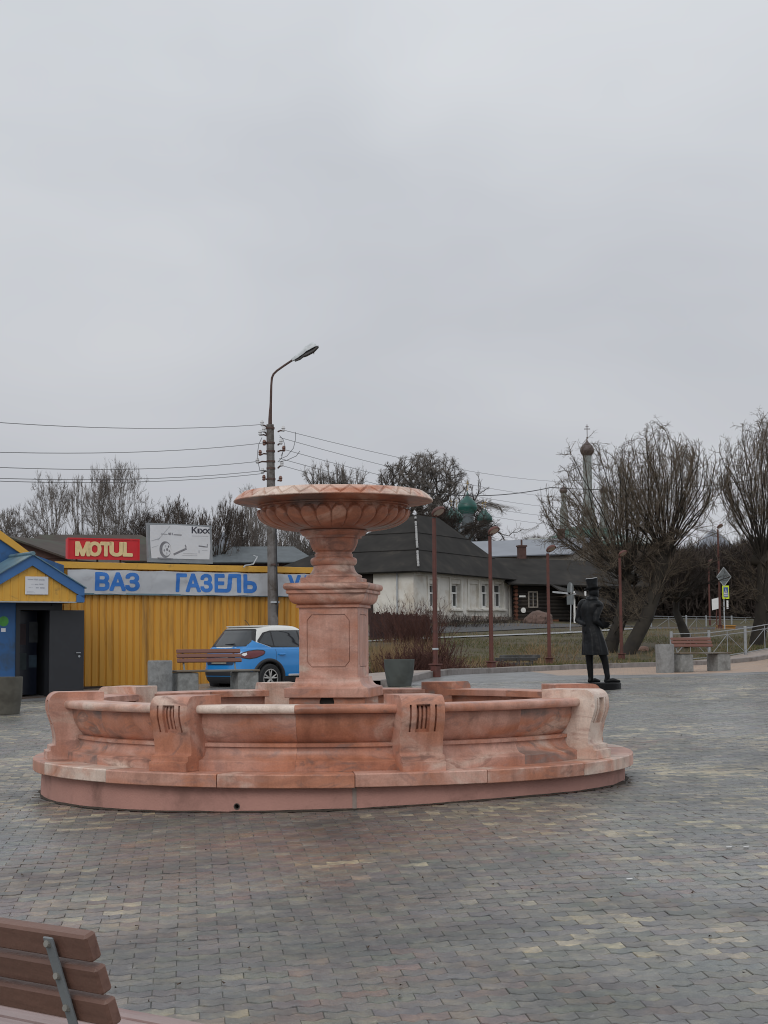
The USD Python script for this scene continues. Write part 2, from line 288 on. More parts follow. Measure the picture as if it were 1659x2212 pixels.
M_soil = mat('soil_grass', (.05, .047, .015), .95, .3, 1.2, .5, 25, col2=(.085, .065, .028), dirt=(.055, .04, .025), dscale=.35, dlo=.45, dhi=.62)
M_bed = mat('joint_sand', (.12, .115, .105), .95, .2, 30)
gx = np.r_[-900, -500, -250, -130, np.arange(-72, 82, 2.0), 140, 260, 500, 900]; gy = np.r_[-60, -25, np.arange(-12, 130, 2.0), np.arange(130, 201, 10), 300, 500, 900, 1600]
X, Y = np.meshgrid(gx, gy); Z = G(X, Y)
from shapely import contains_xy, distance as sdist, points as spoints
ins = contains_xy(plaza_poly, X, Y); dd = sdist(spoints(X, Y), plaza_poly.boundary)
Z = np.where(ins, Z - .25, np.where(dd < 2.2, Z - .02, Z + .09))
nx = len(gx); i, j = np.meshgrid(np.arange(len(gy) - 1), np.arange(nx - 1), indexing='ij'); a = (i*nx + j).ravel()
ground_m = (np.c_[X.ravel(), Y.ravel(), Z.ravel()], np.vstack([np.c_[a, a + 1, a + nx + 1], np.c_[a, a + nx + 1, a + nx]]))
g = part('/World', 'ground', ground_m, M_soil, smooth=True, local=True); tag(stage.GetPrimAtPath(g), 'soil and rough grass beyond the paved square', kind='structure')

# far paving, seen too flat to tell stones apart
def brick_mat(name, c1, c2, mortar, scale, rot=0.15, rough=.55):
    N = {'g': ('geometry', {}), 'mp': ('mapping', {'rotation': (0, 0, rot)}), 'b': ('brick_texture', {'color1': c1, 'color2': c2, 'mortar': mortar, 'scale': scale, 'mortar_size': .012, 'brick_width': .5, 'row_height': .25, 'bias': 0.0}),
         'n': ('noise_texture', {'scale': 1.3, 'detail': 7.0, 'roughness': .7}), 'r': ('rgb_ramp', {'ramp': [(.3, (.72, .72, .74)), (.5, (1, 1, 1)), (.7, (1.28, 1.25, 1.2))]}), 'm': ('mix', {'mix_type': 'multiply', 'fac': 1.0}),
         'rr': ('map_range', {'from_min': .35, 'from_max': .65, 'to_min': rough - .2, 'to_max': rough + .15}), 'bp': ('bump', {'strength': .4, 'distance': .006}), 'p': ('principled_bsdf', {'specular_ior_level': .5})}
    K = [('g.position', 'mp.vector'), ('mp.vector', 'b.vector'), ('g.position', 'n.vector'), ('n.fac', 'r.fac'), ('b.color', 'm.color1'), ('r.color', 'm.color2'), ('m.color', 'p.base_color'), ('n.fac', 'rr.value'), ('rr.result', 'p.roughness'), ('b.fac', 'bp.height'), ('bp.normal', 'p.normal')]
    return usdkit.material(stage, L + name, N, K, surface='p.BSDF')
M_farpave = brick_mat('paving_far', (.11, .112, .116), (.16, .16, .156), (.07, .07, .07), 2.4, rough=.42)
M_tan = brick_mat('paving_tan', (.30, .205, .15), (.36, .26, .19), (.17, .13, .10), 2.4)
tan_zone = Polygon([tuple(P(1205, 1462, 38)[:2]), tuple(P(1800, 1462, 38)[:2]), (26, 40), tuple(kline[-1])] + [tuple(p) for p in kline[::-1] if p[0] > P(1130, 1450, 44)[0]]).buffer(0).intersection(plaza_poly)
far_zone = plaza_poly.difference(near_zone).difference(tan_zone)
def sheet(poly, off, size):
    Vs, Fs = [], []
    for pg in getattr(poly, 'geoms', [poly]):
        if pg.area < .05: continue
        v, f = tri_poly(pg.simplify(.01), size); Vs.append((np.c_[v, G(v[:, 0], v[:, 1]) + off], f))
    return cat_(*Vs)
plaza = thing('plaza', 'paved town square of wavy grey, sand and brown concrete pavers', None, kind='structure')
part(plaza, 'joint_sand', sheet(near_zone.difference(foot.buffer(-.1)), -.0045, 1.0), M_bed, local=True)
part(plaza, 'far_paving', sheet(far_zone, 0.0, 1.5), M_farpave, local=True)
part(plaza, 'tan_paving', sheet(tan_zone, 0.0, 1.5), M_tan, local=True)

# ---- pavers: wavy-edged concrete blocks, one solid top each
M_paver = usdkit.material(stage, L + 'paver', {'a': ('attribute', {'attribute': 'tint'}), 'g': ('geometry', {}), 'n': ('noise_texture', {'scale': 45.0, 'detail': 8.0, 'roughness': .8}), 'r': ('rgb_ramp', {'ramp': [(.3, (.6, .6, .6)), (.7, (1.42, 1.42, 1.42))]}),
    'm': ('mix', {'mix_type': 'multiply', 'fac': 1.0}), 'k': ('noise_texture', {'scale': 11.0, 'detail': 3.0}), 'kr': ('rgb_ramp', {'ramp': [(.35, (.74, .75, .77)), (.5, (1, 1, 1)), (.66, (1.34, 1.27, 1.12))]}), 'km': ('mix', {'mix_type': 'multiply', 'fac': 1.0}), 'w': ('noise_texture', {'scale': .8, 'detail': 5.0, 'roughness': .6, 'distortion': .5}), 'wr': ('rgb_ramp', {'ramp': [(.38, (.16, .16, .16)), (.62, (.46, .46, .46))]}),
    'd': ('noise_texture', {'scale': .45, 'detail': 7.0, 'roughness': .7, 'distortion': .6}), 'dr': ('rgb_ramp', {'ramp': [(.36, (.55, .55, .56)), (.5, (.96, .96, .96)), (.66, (1.28, 1.25, 1.18))]}), 'dm': ('mix', {'mix_type': 'multiply', 'fac': 1.0}),
    's': ('noise_texture', {'scale': 7.0, 'detail': 5.0, 'roughness': .7}), 'sr': ('rgb_ramp', {'ramp': [(.66, (0, 0, 0)), (.78, (.55, .55, .55))]}), 'sm': ('mix', {'color2': (.5, .49, .47)}),
    'b': ('bump', {'strength': .45, 'distance': .005}), 'p': ('principled_bsdf', {'specular_ior_level': .55})},
    [('g.position', 'n.vector'), ('n.fac', 'r.fac'), ('a.color', 'm.color1'), ('r.color', 'm.color2'), ('g.position', 'd.vector'), ('d.fac', 'dr.fac'), ('g.position', 'k.vector'), ('k.fac', 'kr.fac'), ('m.color', 'km.color1'), ('kr.color', 'km.color2'), ('km.color', 'dm.color1'), ('dr.color', 'dm.color2'),
     ('g.position', 's.vector'), ('s.fac', 'sr.fac'), ('sr.color', 'sm.fac'), ('dm.color', 'sm.color1'), ('sm.color', 'p.base_color'), ('g.position', 'w.vector'), ('w.fac', 'wr.fac'), ('wr.color', 'p.roughness'), ('n.fac', 'b.height'), ('b.normal', 'p.normal')], surface='p.BSDF')
rng = np.random.default_rng(7)
PW, PD, RB = .205, .104, rad(7)
xs = np.arange(-110, 111); ys = np.arange(0, 400)
I, J = np.meshgrid(xs, ys, indexing='ij'); I, J = I.ravel(), J.ravel()
lx, ly = (I + .5*(J % 2))*PW, J*PD
cx, cy = lx*math.cos(RB) - ly*math.sin(RB) + 2.2, lx*math.sin(RB) + ly*math.cos(RB) + 1.0
keep = contains_xy(near_zone.buffer(-.06), cx, cy) & ~contains_xy(foot.buffer(.03), cx, cy)
cx, cy = cx[keep], cy[keep]; order = np.argsort(np.where((np.abs(cx) < .25*cy) & (cy > 6.0), cy, 100 + cy)); cx, cy = cx[order], cy[order]; NP = len(cx)
big = meshkit.fbm(np.c_[cx*.22, cy*.22, np.zeros(NP)], 4, 3); mid = meshkit.fbm(np.c_[cx*.9, cy*.9, np.ones(NP)], 3, 11); wob = meshkit.fbm(np.c_[cx*.6, cy*.6, np.ones(NP)*4], 3, 5)
u = np.stack([rng.random(NP), rng.random(NP)], 1)*.94 + ((big - .5)*1.1 + (mid - .5)*.9 - np.clip((cy - 11)/60, 0, .22) + .3*np.exp(-((cx - 1.15)**2/.9 + (cy - 8.3)**2/.7)) - .12*np.exp(-((cx + .9)**2/.6 + (cy - 7.9)**2/.5)))[:, None]
red = (meshkit.fbm(np.c_[cx*.35, cy*.6, np.ones(NP)*9], 3, 21) - .5) + .35*np.exp(-((cx + 1.2)**2/5 + (cy - 10.4)**2/1.2)) - .06
tint = np.where((u < .50)[..., None], [.094, .093, .087], np.where((u < .77)[..., None], [.136, .130, .113], [.27, .24, .175]))
tint = np.where((rng.random((NP, 2))*.5 < red[:, None])[..., None], tint*.5 + np.array([.125, .082, .066])*.5, tint)
tint = tint*(1 + (rng.random((NP, 2, 1)) - .5)*.3) + (rng.random((NP, 1, 3)) - .5)*.012
def vert_tint(sel, n, nl):
    side = np.r_[[.5], np.tile((outline(n)[:, 0] > 0).astype(float), nl)]; t = tint[sel]; return t[:, :1]*(1 - side)[None, :, None] + t[:, 1:]*side[None, :, None]
# outline: top and bottom edges are parallel waves, ends are short steps; bevelled rim
def outline(n):
    t = np.linspace(-1, 1, n); w = .030*np.cos(2*PI*t)
    top = np.c_[t*PW/2, PD/2 + w*.55 - .004]; bot = np.c_[t[::-1]*PW/2, -PD/2 + w[::-1]*.55 - .004]
    return np.vstack([bot[::-1], top[::-1]])
def paver_block(sel, n, bev, skirt):
    o = outline(n); k = len(o); m = len(sel); gap = .0008
    cen = o.mean(0); sh = o*np.array([1 - 2*gap/PW, 1 - 2*gap/PD])
    inn = sh*np.array([1 - bev/PW, 1 - 2*bev/PD])
    jit = (rng.random((m, 2)) - .5)*.002; rz = RB + (rng.random(m) - .5)*.05; dz = (rng.random(m) - .5)*.003 + (wob[sel] - .5)*.004
    tx, ty = (rng.random(m) - .5)*.035, (rng.random(m) - .5)*.035
    sx = .02; gz = G(cx[sel], cy[sel]); gdx = (G(cx[sel] + .1, cy[sel]) - gz)/.1; gdy = (G(cx[sel], cy[sel] + .1) - gz)/.1
    c, s = np.cos(rz)[:, None], np.sin(rz)[:, None]
    layers = [(inn, 0.0), (sh, -.0035)] + ([(sh, -.02)] if skirt else [])
    Vl = [np.stack([cx[sel] + jit[:, 0], cy[sel] + jit[:, 1], gz + dz + .0025], -1)[:, None]]
    for pts, h in layers:
        X_ = pts[:, 0]*c - pts[:, 1]*s; Y_ = pts[:, 0]*s + pts[:, 1]*c
        Z_ = h + (gdx + tx)[:, None]*X_ + (gdy + ty)[:, None]*Y_
        Vl.append(np.stack([cx[sel][:, None] + jit[:, :1] + X_, cy[sel][:, None] + jit[:, 1:] + Y_, (gz + dz)[:, None] + Z_], -1))
    V = np.concatenate(Vl, 1); i = np.arange(k); j = (i + 1) % k
    F = [np.c_[np.zeros(k, int), 1 + i, 1 + j]]
    for q in range(len(layers) - 1):
        A, B = 1 + q*k, 1 + (q + 1)*k; F += [np.c_[A + i, B + i, B + j], np.c_[A + i, B + j, A + j]]
    F = np.vstack(F); nv = V.shape[1]
    return V, F, nv
NIND = min(300, NP)
vt_ = vert_tint(np.arange(NIND), 13, 3)
V, F, nv = paver_block(np.arange(NIND), 13, .005, True)
for q in range(NIND): part(plaza, 'paver', (V[q], F), M_paver, local=True, color=vt_[q])
n1 = NIND + int((cy[NIND:] < 13).sum()); rest = np.argsort(cy[NIND:], kind='stable') + NIND
def joined(sel, n, bev, skirt):
    V, F, nv = paver_block(sel, n, bev, skirt); m = len(sel)
    return (V.reshape(-1, 3), (F[None] + (np.arange(m)*nv)[:, None, None]).reshape(-1, 3)), vert_tint(sel, n, 2).reshape(-1, 3)
m1, c1_ = joined(rest[:n1 - NIND], 9, .005, False); m2, c2_ = joined(rest[n1 - NIND:], 5, .006, False)
mm = cat_(m1, m2); part(plaza, 'pavers', mm, M_paver, 'the many pavers further off', local=True, kind='stuff', color=np.vstack([c1_, c2_]))

# ---- kerb stones and the pale strip behind them
M_kerb = mat('kerb_concrete', (.22, .20, .19), .8, .15, 4, .3, 60, dirt=(.14, .12, .11), dscale=3)
M_strip = mat('strip_paving', (.30, .25, .22), .8, .15, 3, .3, 40, dirt=(.3, .26, .24), dscale=1.5)
kerb = thing('kerb', 'pale concrete kerb along the far edge of the square', None, kind='structure')
s = 0.0
while s < kt[-1] - 1.0:
    a, b = np.array([kx(s), ky(s)]), np.array([kx(s + 1.0), ky(s + 1.0)]); d = b - a; ln = np.linalg.norm(d); d /= ln; nrm = np.array([-d[1], d[0]]); mid_ = (a + b)/2 + nrm*.09
    v, f = bx((ln - .012, .18, .36), (0, 0, 0), .012); za, zb = G(*a), G(*b)
    z = v[:, 0]/ln*(zb - za) + (za + zb)/2 + v[:, 2] - .04 + rng.normal(0, .004)
    part(kerb, 'kerb_stone', (np.c_[mid_[0] + v[:, 0]*d[0] + v[:, 1]*nrm[0], mid_[1] + v[:, 0]*d[1] + v[:, 1]*nrm[1], z], f), M_kerb, local=True); s += 1.0
T_ = np.gradient(kline, axis=0); T_ /= np.linalg.norm(T_, axis=1)[:, None]; NN = np.c_[-T_[:, 1], T_[:, 0]]
offs = np.array([.185, .7, 1.3, 1.9]); Vs = np.stack([np.c_[kline + NN*o, G(*(kline + NN*o).T) + .125 - .02*(o > 1.5)] for o in offs], 1).reshape(-1, 3)
i, j = np.meshgrid(np.arange(len(kline) - 1), np.arange(3), indexing='ij'); a = (i*4 + j).ravel()
f_ = np.vstack([np.c_[a, a + 4, a + 5], np.c_[a, a + 5, a + 1]])
f_ = f_[:, ::-1] if np.cross(Vs[f_[0, 1]] - Vs[f_[0, 0]], Vs[f_[0, 2]] - Vs[f_[0, 0]])[2] < 0 else f_
p_ = part('/World', 'pavement', (Vs, f_), M_strip, smooth=True, local=True); tag(stage.GetPrimAtPath(p_), 'pale pinkish strip of pavement behind the kerb', kind='structure')
# road and light path further back
M_road = mat('far_road', (.06, .06, .062), .95, .15, 1.0, .2, 30)
M_path = mat('wet_path', (.24, .24, .245), .35, .12, 1.0)
def ribbon(name, label, px, width, off, m):
    pts = np.array([P(a, b, c)[:2] for a, b, c in px]); t = np.r_[0, np.cumsum(np.linalg.norm(np.diff(pts, axis=0), axis=1))]; q = np.linspace(0, t[-1], 40)
    l = np.c_[PchipInterpolator(t, pts[:, 0])(q), PchipInterpolator(t, pts[:, 1])(q)]; T = np.gradient(l, axis=0); T /= np.linalg.norm(T, axis=1)[:, None]; n_ = np.c_[-T[:, 1], T[:, 0]]
    Vs = np.stack([np.c_[l + n_*o, G(*(l + n_*o).T) + off] for o in np.linspace(-width/2, width/2, 4)], 1).reshape(-1, 3)
    i, j = np.meshgrid(np.arange(39), np.arange(3), indexing='ij'); a = (i*4 + j).ravel(); f = np.vstack([np.c_[a, a + 5, a + 4], np.c_[a, a + 1, a + 5]])
    p_ = part('/World', name, (Vs, f), m, smooth=True, local=True); tag(stage.GetPrimAtPath(p_), label, kind='structure')
ribbon('path', 'pale wet footpath crossing the grass below the white house', [(620, 1395, 66), (900, 1388, 70), (1100, 1380, 74), (1250, 1372, 77), (1450, 1363, 82), (1700, 1360, 84), (1900, 1358, 86)], .8, .13, M_path)
ribbon('road', 'dark asphalt road beyond the grass', [(500, 1395, 74), (900, 1385, 78), (1250, 1368, 87), (1500, 1360, 92), (1900, 1358, 96)], 5.0, .12, M_road)
# ---------------------------------------------------------------- the fountain
def marble_of(k): return MARBLE[int(k) % 5]
rf = np.random.default_rng(3)
fx, fy = FC[0], FC[1]; LZ = .752
fountain = thing('fountain', 'large round fountain of pink and orange marble with a pedestal bowl, dry', 'fountain', (fx, fy, LZ - .6))
fc = np.array([fx, fy, LZ])
# plinth: rendered ring below the ledge, uneven foot
v, f = sweep_ring([(2.2, -.75), (2.725, -.75), (2.722, -.3), (2.72, -.11), (2.2, -.11)], 0, 2*PI, 180, fc)
nz = meshkit.fbm(np.c_[v[:, 0]*4, v[:, 1]*4, v[:, 2]*6], 3, 2) - .5; rr_ = np.hypot(v[:, 0] - fx, v[:, 1] - fy); k_ = (1 + np.where(rr_ > 2.5, nz*.012/rr_*2.7, 0))[:, None]
v[:, :2] = np.array([fx, fy]) + (v[:, :2] - [fx, fy])*k_
hole_a = rad(-14.6)
pl = to_man((v, f)); hp = np.array([fx + 2.72*math.sin(hole_a), fy - 2.72*math.cos(hole_a), LZ - .255]); hd = np.array([math.sin(hole_a), -math.cos(hole_a), 0])
pl = pl - to_man(cyl(hp - hd*.3, hp + hd*.2, .026, n=16))
plinth = part(fountain, 'plinth', pl, M_render, smooth=35)
part(fountain, 'drain_pipe', cat_(sweep_ring([(.022, -.06), (.028, -.06), (.028, .012), (.022, .012)], 0, 2*PI, 16)), M_dark) if False else None
dv, df = sweep_ring([(.019, -.15), (.0255, -.15), (.0255, .008), (.019, .008)], 0, 2*PI, 18)
ax = np.array([math.cos(hole_a), math.sin(hole_a), 0])
part(fountain, 'drain_pipe', (hp + np.outer(dv[:, 0], ax) + np.outer(dv[:, 1], [0, 0, 1.0]) + np.outer(dv[:, 2], hd), df), mat('rusty_pipe', (.09, .07, .06), .8))
M_mortar = mat('mortar_grey', (.3, .24, .21), .9, .12, 20)
for a_ in (5.0, 139, -120):
    v, f = sweep_ring([(2.7, -.7), (2.7275, -.7), (2.7275, -.11), (2.7, -.11)], rad(a_) - .006, rad(a_) + .006, 2, fc); part(fountain, 'mortar_joint', (v, f), M_mortar)
# ledge of 16 slabs
led = [(2.18, -.105), (2.795, -.105), (2.8, -.1), (2.8, -.008), (2.793, 0), (2.18, .0)]
for k in range(16):
    a0, a1 = rad(5 + 22.5*k) + .0012, rad(5 + 22.5*(k + 1)) - .0012; dz = rf.normal(0, .0015); dr = rf.normal(0, .002)
    part(fountain, 'ledge_slab', sweep_ring([(r + dr, z + dz) for r, z in led], a0, a1, 10, fc), marble_of([2, 0, 3, 2, 3, 0, 2, 0, 1, 3, 0, 2, 0, 3, 2, 0][k]), smooth=30)
# basin walls and coping between eight piers
def wallprof():
    p = [(2.27, .0), (2.525, .0), (2.525, .075), (2.518, .082)]
    p += [(2.508 - .09*math.sin(t)**.9, .088 + .095*(1 - math.cos(t))) for t in np.linspace(0.12, PI/2, 8)]
    p += [(2.418, .186), (2.437, .188), (2.437, .216), (2.38, .221)]
    p += [(2.392 + .092*math.sin(t*PI/2)**.85, .225 + .19*t) for t in np.linspace(0, 1, 11)][0:] + [(2.486, .428), (2.486, .452)]
    return p + [(2.27, .452)]
cop = [(2.2, .456), (2.52, .456)] + [(2.535 + .028*math.sin(t), .49 - .034*math.cos(t)) for t in np.linspace(.2, PI - .3, 9)] + [(2.5, .526), (2.21, .522), (2.2, .515)]
hw = .18/2.45
for k in range(8):
    c0, c1 = rad(17 + 45*k) + hw - .012, rad(17 + 45*(k + 1)) - hw + .012; mid_ = (c0 + c1)/2 + rf.normal(0, .02)
    for a0, a1 in ((c0, mid_ - .0003), (mid_ + .0003, c1)):
        part(fountain, 'wall_panel', sweep_ring(wallprof(), a0, a1, 14, fc), marble_of(rf.choice([0, 1, 4, 1, 4, 1, 2])), smooth=30)
        part(fountain, 'coping_stone', sweep_ring([(r, z + rf.normal(0, .0001)) for r, z in cop], a0, a1, 14, fc), marble_of(rf.choice([3, 2, 0, 3, 2])), smooth=35)
# piers: scroll-fronted consoles with a slotted panel
def pierprof(inset=0.0):
    T = .597 - inset; R = 2.69 - inset
    p = [(2.2, .0), (2.698 - inset, .0), (2.698 - inset, .072), (2.668 - inset, .078), (2.668 - inset, .118), (2.625 - inset, .126), (2.62 - inset, .15), (2.628 - inset, .22), (2.648 - inset, .312), (2.674 - inset, .38), (R, .437), (R - .001, .49)]
    p += [(R - .095 + .094*math.cos(t), T - .1 + .1*math.sin(t)) for t in np.linspace(.15, PI/2, 9)]
    return p + [(2.205, T), (2.2, T - .006)]
def pier_solid(w):
    def ex(prof, wid):
        v, f = extrude_xz(Polygon(prof), wid, u=(0, -1, 0), n=(1, 0, 0)); v[:, 0] -= wid/2; return to_man((v, f))
    full = ex(pierprof(), w)
    # foot steps a little wider than the shaft is deep: kept in the profile; slots:
    i1, i2 = ex(pierprof(.03), w + .1), ex(pierprof(.06), w + .1)
    def zone(x0, x1, z0, z1): return to_man(bx((x1 - x0, .5, z1 - z0), ((x0 + x1)/2, -2.65, (z0 + z1)/2)))
    z0, z1 = .305, .525
    full = full - (zone(-.058, .058, z0, z1) - i1)
    for c in (-.035, 0.0, .035): full = full - (zone(c - .0085, c + .0085, z0 + .025, z1 - .012) - i2)
    for s_ in (-1, 1): full = full - (zone(s_*.105 - .0085, s_*.105 + .0085, z0 + .002, z1 - .003) - i1)
    return full
pier_m = pier_solid(.36)
pv_, pf_ = verts_faces(pier_m)
for k, mk in zip(range(8), (0, 2, 3, 0, 1, 0, 2, 0)):
    a_ = rad(17 + 45*k); v, f = move((pv_, pf_), (fx, fy, LZ + .0015), a_)
    part(fountain, 'pier', (v, f), marble_of({0: 0, 1: 3, 2: 2, 3: 1, 4: 3, 5: 3, 6: 2, 7: 0}[k]), smooth=28)
# inside: basin floor, masonry foot with an outlet
part(fountain, 'basin_floor', lathe([(0, .10), (2.275, .10)], 64, fc), mat('basin_floor', (.16, .12, .1), .5, .2, 3))
PR = rad(-9.7)
def sq(half, z0, z1, ch=.004): return move(bx((2*half, 2*half, z1 - z0), (0, 0, (z0 + z1)/2), ch), (fx, fy, 0), PR)
fm = to_man(sq(.36, LZ + .09, 1.263)) - to_man(move(cyl((0, -.6, 1.222), (0, -.1, 1.222), .07, n=20), (fx, fy, 0), PR))
part(fountain, 'pedestal_foot', fm, marble_of(1)); part(fountain, 'outlet_hole', move(cyl((0, -.34, 1.222), (0, -.2, 1.222), .069, n=20), (fx, fy, 0), PR), M_dark)
# pedestal from square mouldings
def square_lathe(prof, rz=PR, cut=.006):
    """A (half width, z) profile carried round a square with mitred, slightly eased corners."""
    prof = np.asarray(prof, float); V = []
    ring = []
    for h in prof[:, 0]:
        c = min(cut, h*.2); ring.append([(-h + c, -h), (h - c, -h), (h, -h + c), (h, h - c), (h - c, h), (-h + c, h), (-h, h - c), (-h, -h + c)])
    V = np.array([[(x, y, z) for x, y in r] for r, z in zip(ring, prof[:, 1])]).reshape(-1, 3); n = 8; m = len(prof); i = np.arange(n); j = (i + 1) % n; F = []
    for k in range(m - 1): F += [np.c_[k*n + i, k*n + j, k*n + n + j], np.c_[k*n + i, k*n + n + j, k*n + n + i]]
    V = np.vstack([V, [0, 0, prof[0, 1]], [0, 0, prof[-1, 1]]]); F += [np.c_[np.full(n, m*n), j, i], np.c_[np.full(n, m*n + 1), (m - 1)*n + i, (m - 1)*n + j]]
    return move((V, np.vstack(F)), (fx, fy, 0), rz)
base_p = [(.394, 1.265), (.398, 1.27), (.398, 1.35), (.393, 1.356)] + [(.385 - .075*math.sin(t), 1.36 + .075*(1 - math.cos(t))) for t in np.linspace(.1, PI/2, 7)] + [(.308, 1.437), (.308, 1.45)]
part(fountain, 'pedestal_base', square_lathe(base_p), marble_of(2), smooth=30)
body = to_man(square_lathe([(.281, 1.45), (.2815, 1.46), (.2815, 2.102)]))
for k in range(4):
    oc = Polygon([(-.205, 1.60), (-.16, 1.545), (.16, 1.545), (.205, 1.60), (.205, 1.985), (.16, 2.04), (-.16, 2.04), (-.205, 1.985)])
    ringp = oc.difference(oc.buffer(-.007, join_style=2)); v, f = extrude_xz(ringp, .03); v[:, 1] += -.2815 + .012; v, f = move((v, f), (0, 0, 0), k*PI/2); v, f = move((v, f), (fx, fy, 0), PR)
    body = body - to_man((v, f))
part(fountain, 'pedestal_shaft', body, marble_of(2))
corn = [(.284, 2.102), (.303, 2.106), (.303, 2.128), (.296, 2.134)] + [(.31 + .055*math.sin(t), 2.14 + .095*(1 - math.cos(t*.98))) for t in np.linspace(0, PI/2, 7)] + [(.372, 2.233), (.384, 2.24), (.384, 2.266), (.378, 2.27)]
corn += [(.385 + .022*math.sin(t), 2.303 - .031*math.cos(t)) for t in np.linspace(.2, PI - .3, 8)] + [(.375, 2.336), (.2, 2.338)]
part(fountain, 'pedestal_cornice', square_lathe(corn), marble_of(0), smooth=30)
part(fountain, 'stem_plinth', square_lathe([(.268, 2.339), (.27, 2.342), (.27, 2.386), (.266, 2.39)]), marble_of(0))
def zc(y): return 1.75 - ((1880 + y/1.929)*.5443 - 1393)*15.3/3450
stem = [(0, 2.39), (.268, 2.391), (.271, 2.40), (.268, 2.414)] + [(.262 - .075*math.sin(t)**.8, 2.42 + .14*(1 - math.cos(t))**.9) for t in np.linspace(.05, PI/2, 10)] + [(.186, zc(702)), (.205, zc(700))]
stem += [(.204 + .02*math.sin(t), (zc(640) + zc(700))/2 - .033*math.cos(t)) for t in np.linspace(.3, PI - .3, 9)] + [(.184, zc(638)), (.184, zc(617)), (.176, zc(614)), (.173, zc(605)), (.178, zc(598)), (.196, zc(590)), (.215, zc(560)), (.232, zc(525)), (.236, zc(500)), (.268, zc(495)), (.27, zc(480))]
stem += [(.30, zc(470)), (.315, zc(455)), (.322, zc(448)), (.322, zc(438)), (0, zc(436))]
part(fountain, 'stem', lathe(stem, 64, (fx, fy, 0)), marble_of(0), smooth=30)
part(fountain, 'bowl_collar', lathe([(0, zc(436) + .001), (.30, zc(436) + .001), (.30, 2.846), (0, 2.846)], 48, (fx, fy, 0)), MARBLE[4], smooth=30)
# bowl: lobed belly, moulded neck
NL, NA = 30, 30*22
th = np.arange(NA)*2*PI/NA; ul = ((th*NL/(2*PI)) % 1)*2 - 1
belly = PchipInterpolator([0, .18, .38, .58, .76, .9, 1.0], [.33, .45, .565, .645, .69, .705, .70]); bz = PchipInterpolator([0, .18, .38, .58, .76, .9, 1.0], [2.846, 2.858, 2.886, 2.925, 2.972, 3.02, 3.066])
rows = [np.c_[np.zeros(NA), np.full(NA, 2.846)]]
for t in np.linspace(0, 1, 30):
    wdt = 1.0 if t < .72 else math.sqrt(max(0, 1 - ((t - .72)/.24)**2)); 
    q = np.clip(1 - (np.abs(ul)/max(wdt, 1e-3))**5, 0, 1)**.5 if wdt > .02 else np.zeros(NA)
    amp = .046*min(1, t/.25 + .3); rows.append(np.c_[belly(t) - .012 + amp*q, np.full(NA, float(bz(t)))])
for r, z in [(.715, 3.07), (.725, 3.073), (.728, 3.08), (.72, 3.085), (.735, 3.088), (.76, 3.093), (.79, 3.10), (.84, 3.108), (.90, 3.114), (.945, 3.118)]: rows.append(np.c_[np.full(NA, r), np.full(NA, z)])
VV = np.stack([np.stack([fx + R[:, 0]*np.sin(th), fy - R[:, 0]*np.cos(th), R[:, 1]], -1) for R in rows]).reshape(-1, 3)
def grid_faces(m, n):
    i = np.arange(n); j = (i + 1) % n; F = []
    for k in range(m - 1): F += [np.c_[k*n + i, k*n + j, k*n + n + j], np.c_[k*n + i, k*n + n + j, k*n + n + i]]
    return np.vstack(F)
bowl = part(fountain, 'bowl', (VV, grid_faces(len(rows), NA)), MARBLE[1], smooth=50)
# rim: sloping lip carved with a zigzag
NZ = 32; NA2 = NZ*24; th = np.arange(NA2)*2*PI/NA2; tri_w = np.abs(((th*NZ/(2*PI)) % 1)*2 - 1); rows = []
for r, z in [(.945, 3.1181), (.956, 3.121), (.959, 3.127)]: rows.append(np.c_[np.full(NA2, r), np.full(NA2, z)])
for t in np.linspace(0, 1, 34):
    r, z = .957 - .075*t - .006*math.sin(t*PI)*-1, 3.132 + .074*t; line = .1 + .84*tri_w; d = np.abs(t - line)*.105
    g_ = np.clip(1 - d/.016, 0, 1)**.6*.02; flat = np.where(t > line, .004, 0.0); rows.append(np.c_[r - g_*.7 - flat*.7, z - g_*.7 - flat*.7])
for r, z in [(.872, 3.209), (.85, 3.208), (.83, 3.19), (.79, 3.15), (.6, 3.08), (.3, 3.04), (0, 3.03)]: rows.append(np.c_[np.full(NA2, r), np.full(NA2, z)])
VV = np.stack([np.stack([fx + R[:, 0]*np.sin(th), fy - R[:, 0]*np.cos(th), R[:, 1]], -1) for R in rows]).reshape(-1, 3)
part(fountain, 'bowl_rim', (VV, grid_faces(len(rows), NA2)), MARBLE[3], smooth=40)

# grime gathered where the plinth meets the paving
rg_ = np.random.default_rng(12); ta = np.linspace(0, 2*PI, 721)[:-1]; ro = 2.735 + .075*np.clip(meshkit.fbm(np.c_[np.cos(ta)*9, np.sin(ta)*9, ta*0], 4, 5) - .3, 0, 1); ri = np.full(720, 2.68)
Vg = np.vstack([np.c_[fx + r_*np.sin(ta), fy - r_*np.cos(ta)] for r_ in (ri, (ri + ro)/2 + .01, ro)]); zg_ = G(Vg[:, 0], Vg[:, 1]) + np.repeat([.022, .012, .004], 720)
solid('grime_line', 'thin uneven line of dark dirt along the foot of the fountain', 'dirt', (np.c_[Vg, zg_], grid_faces(3, 720)[:, ::-1]), mat('grime', (.045, .035, .026), .95, .4, 30, .5, 60), kind='stuff')
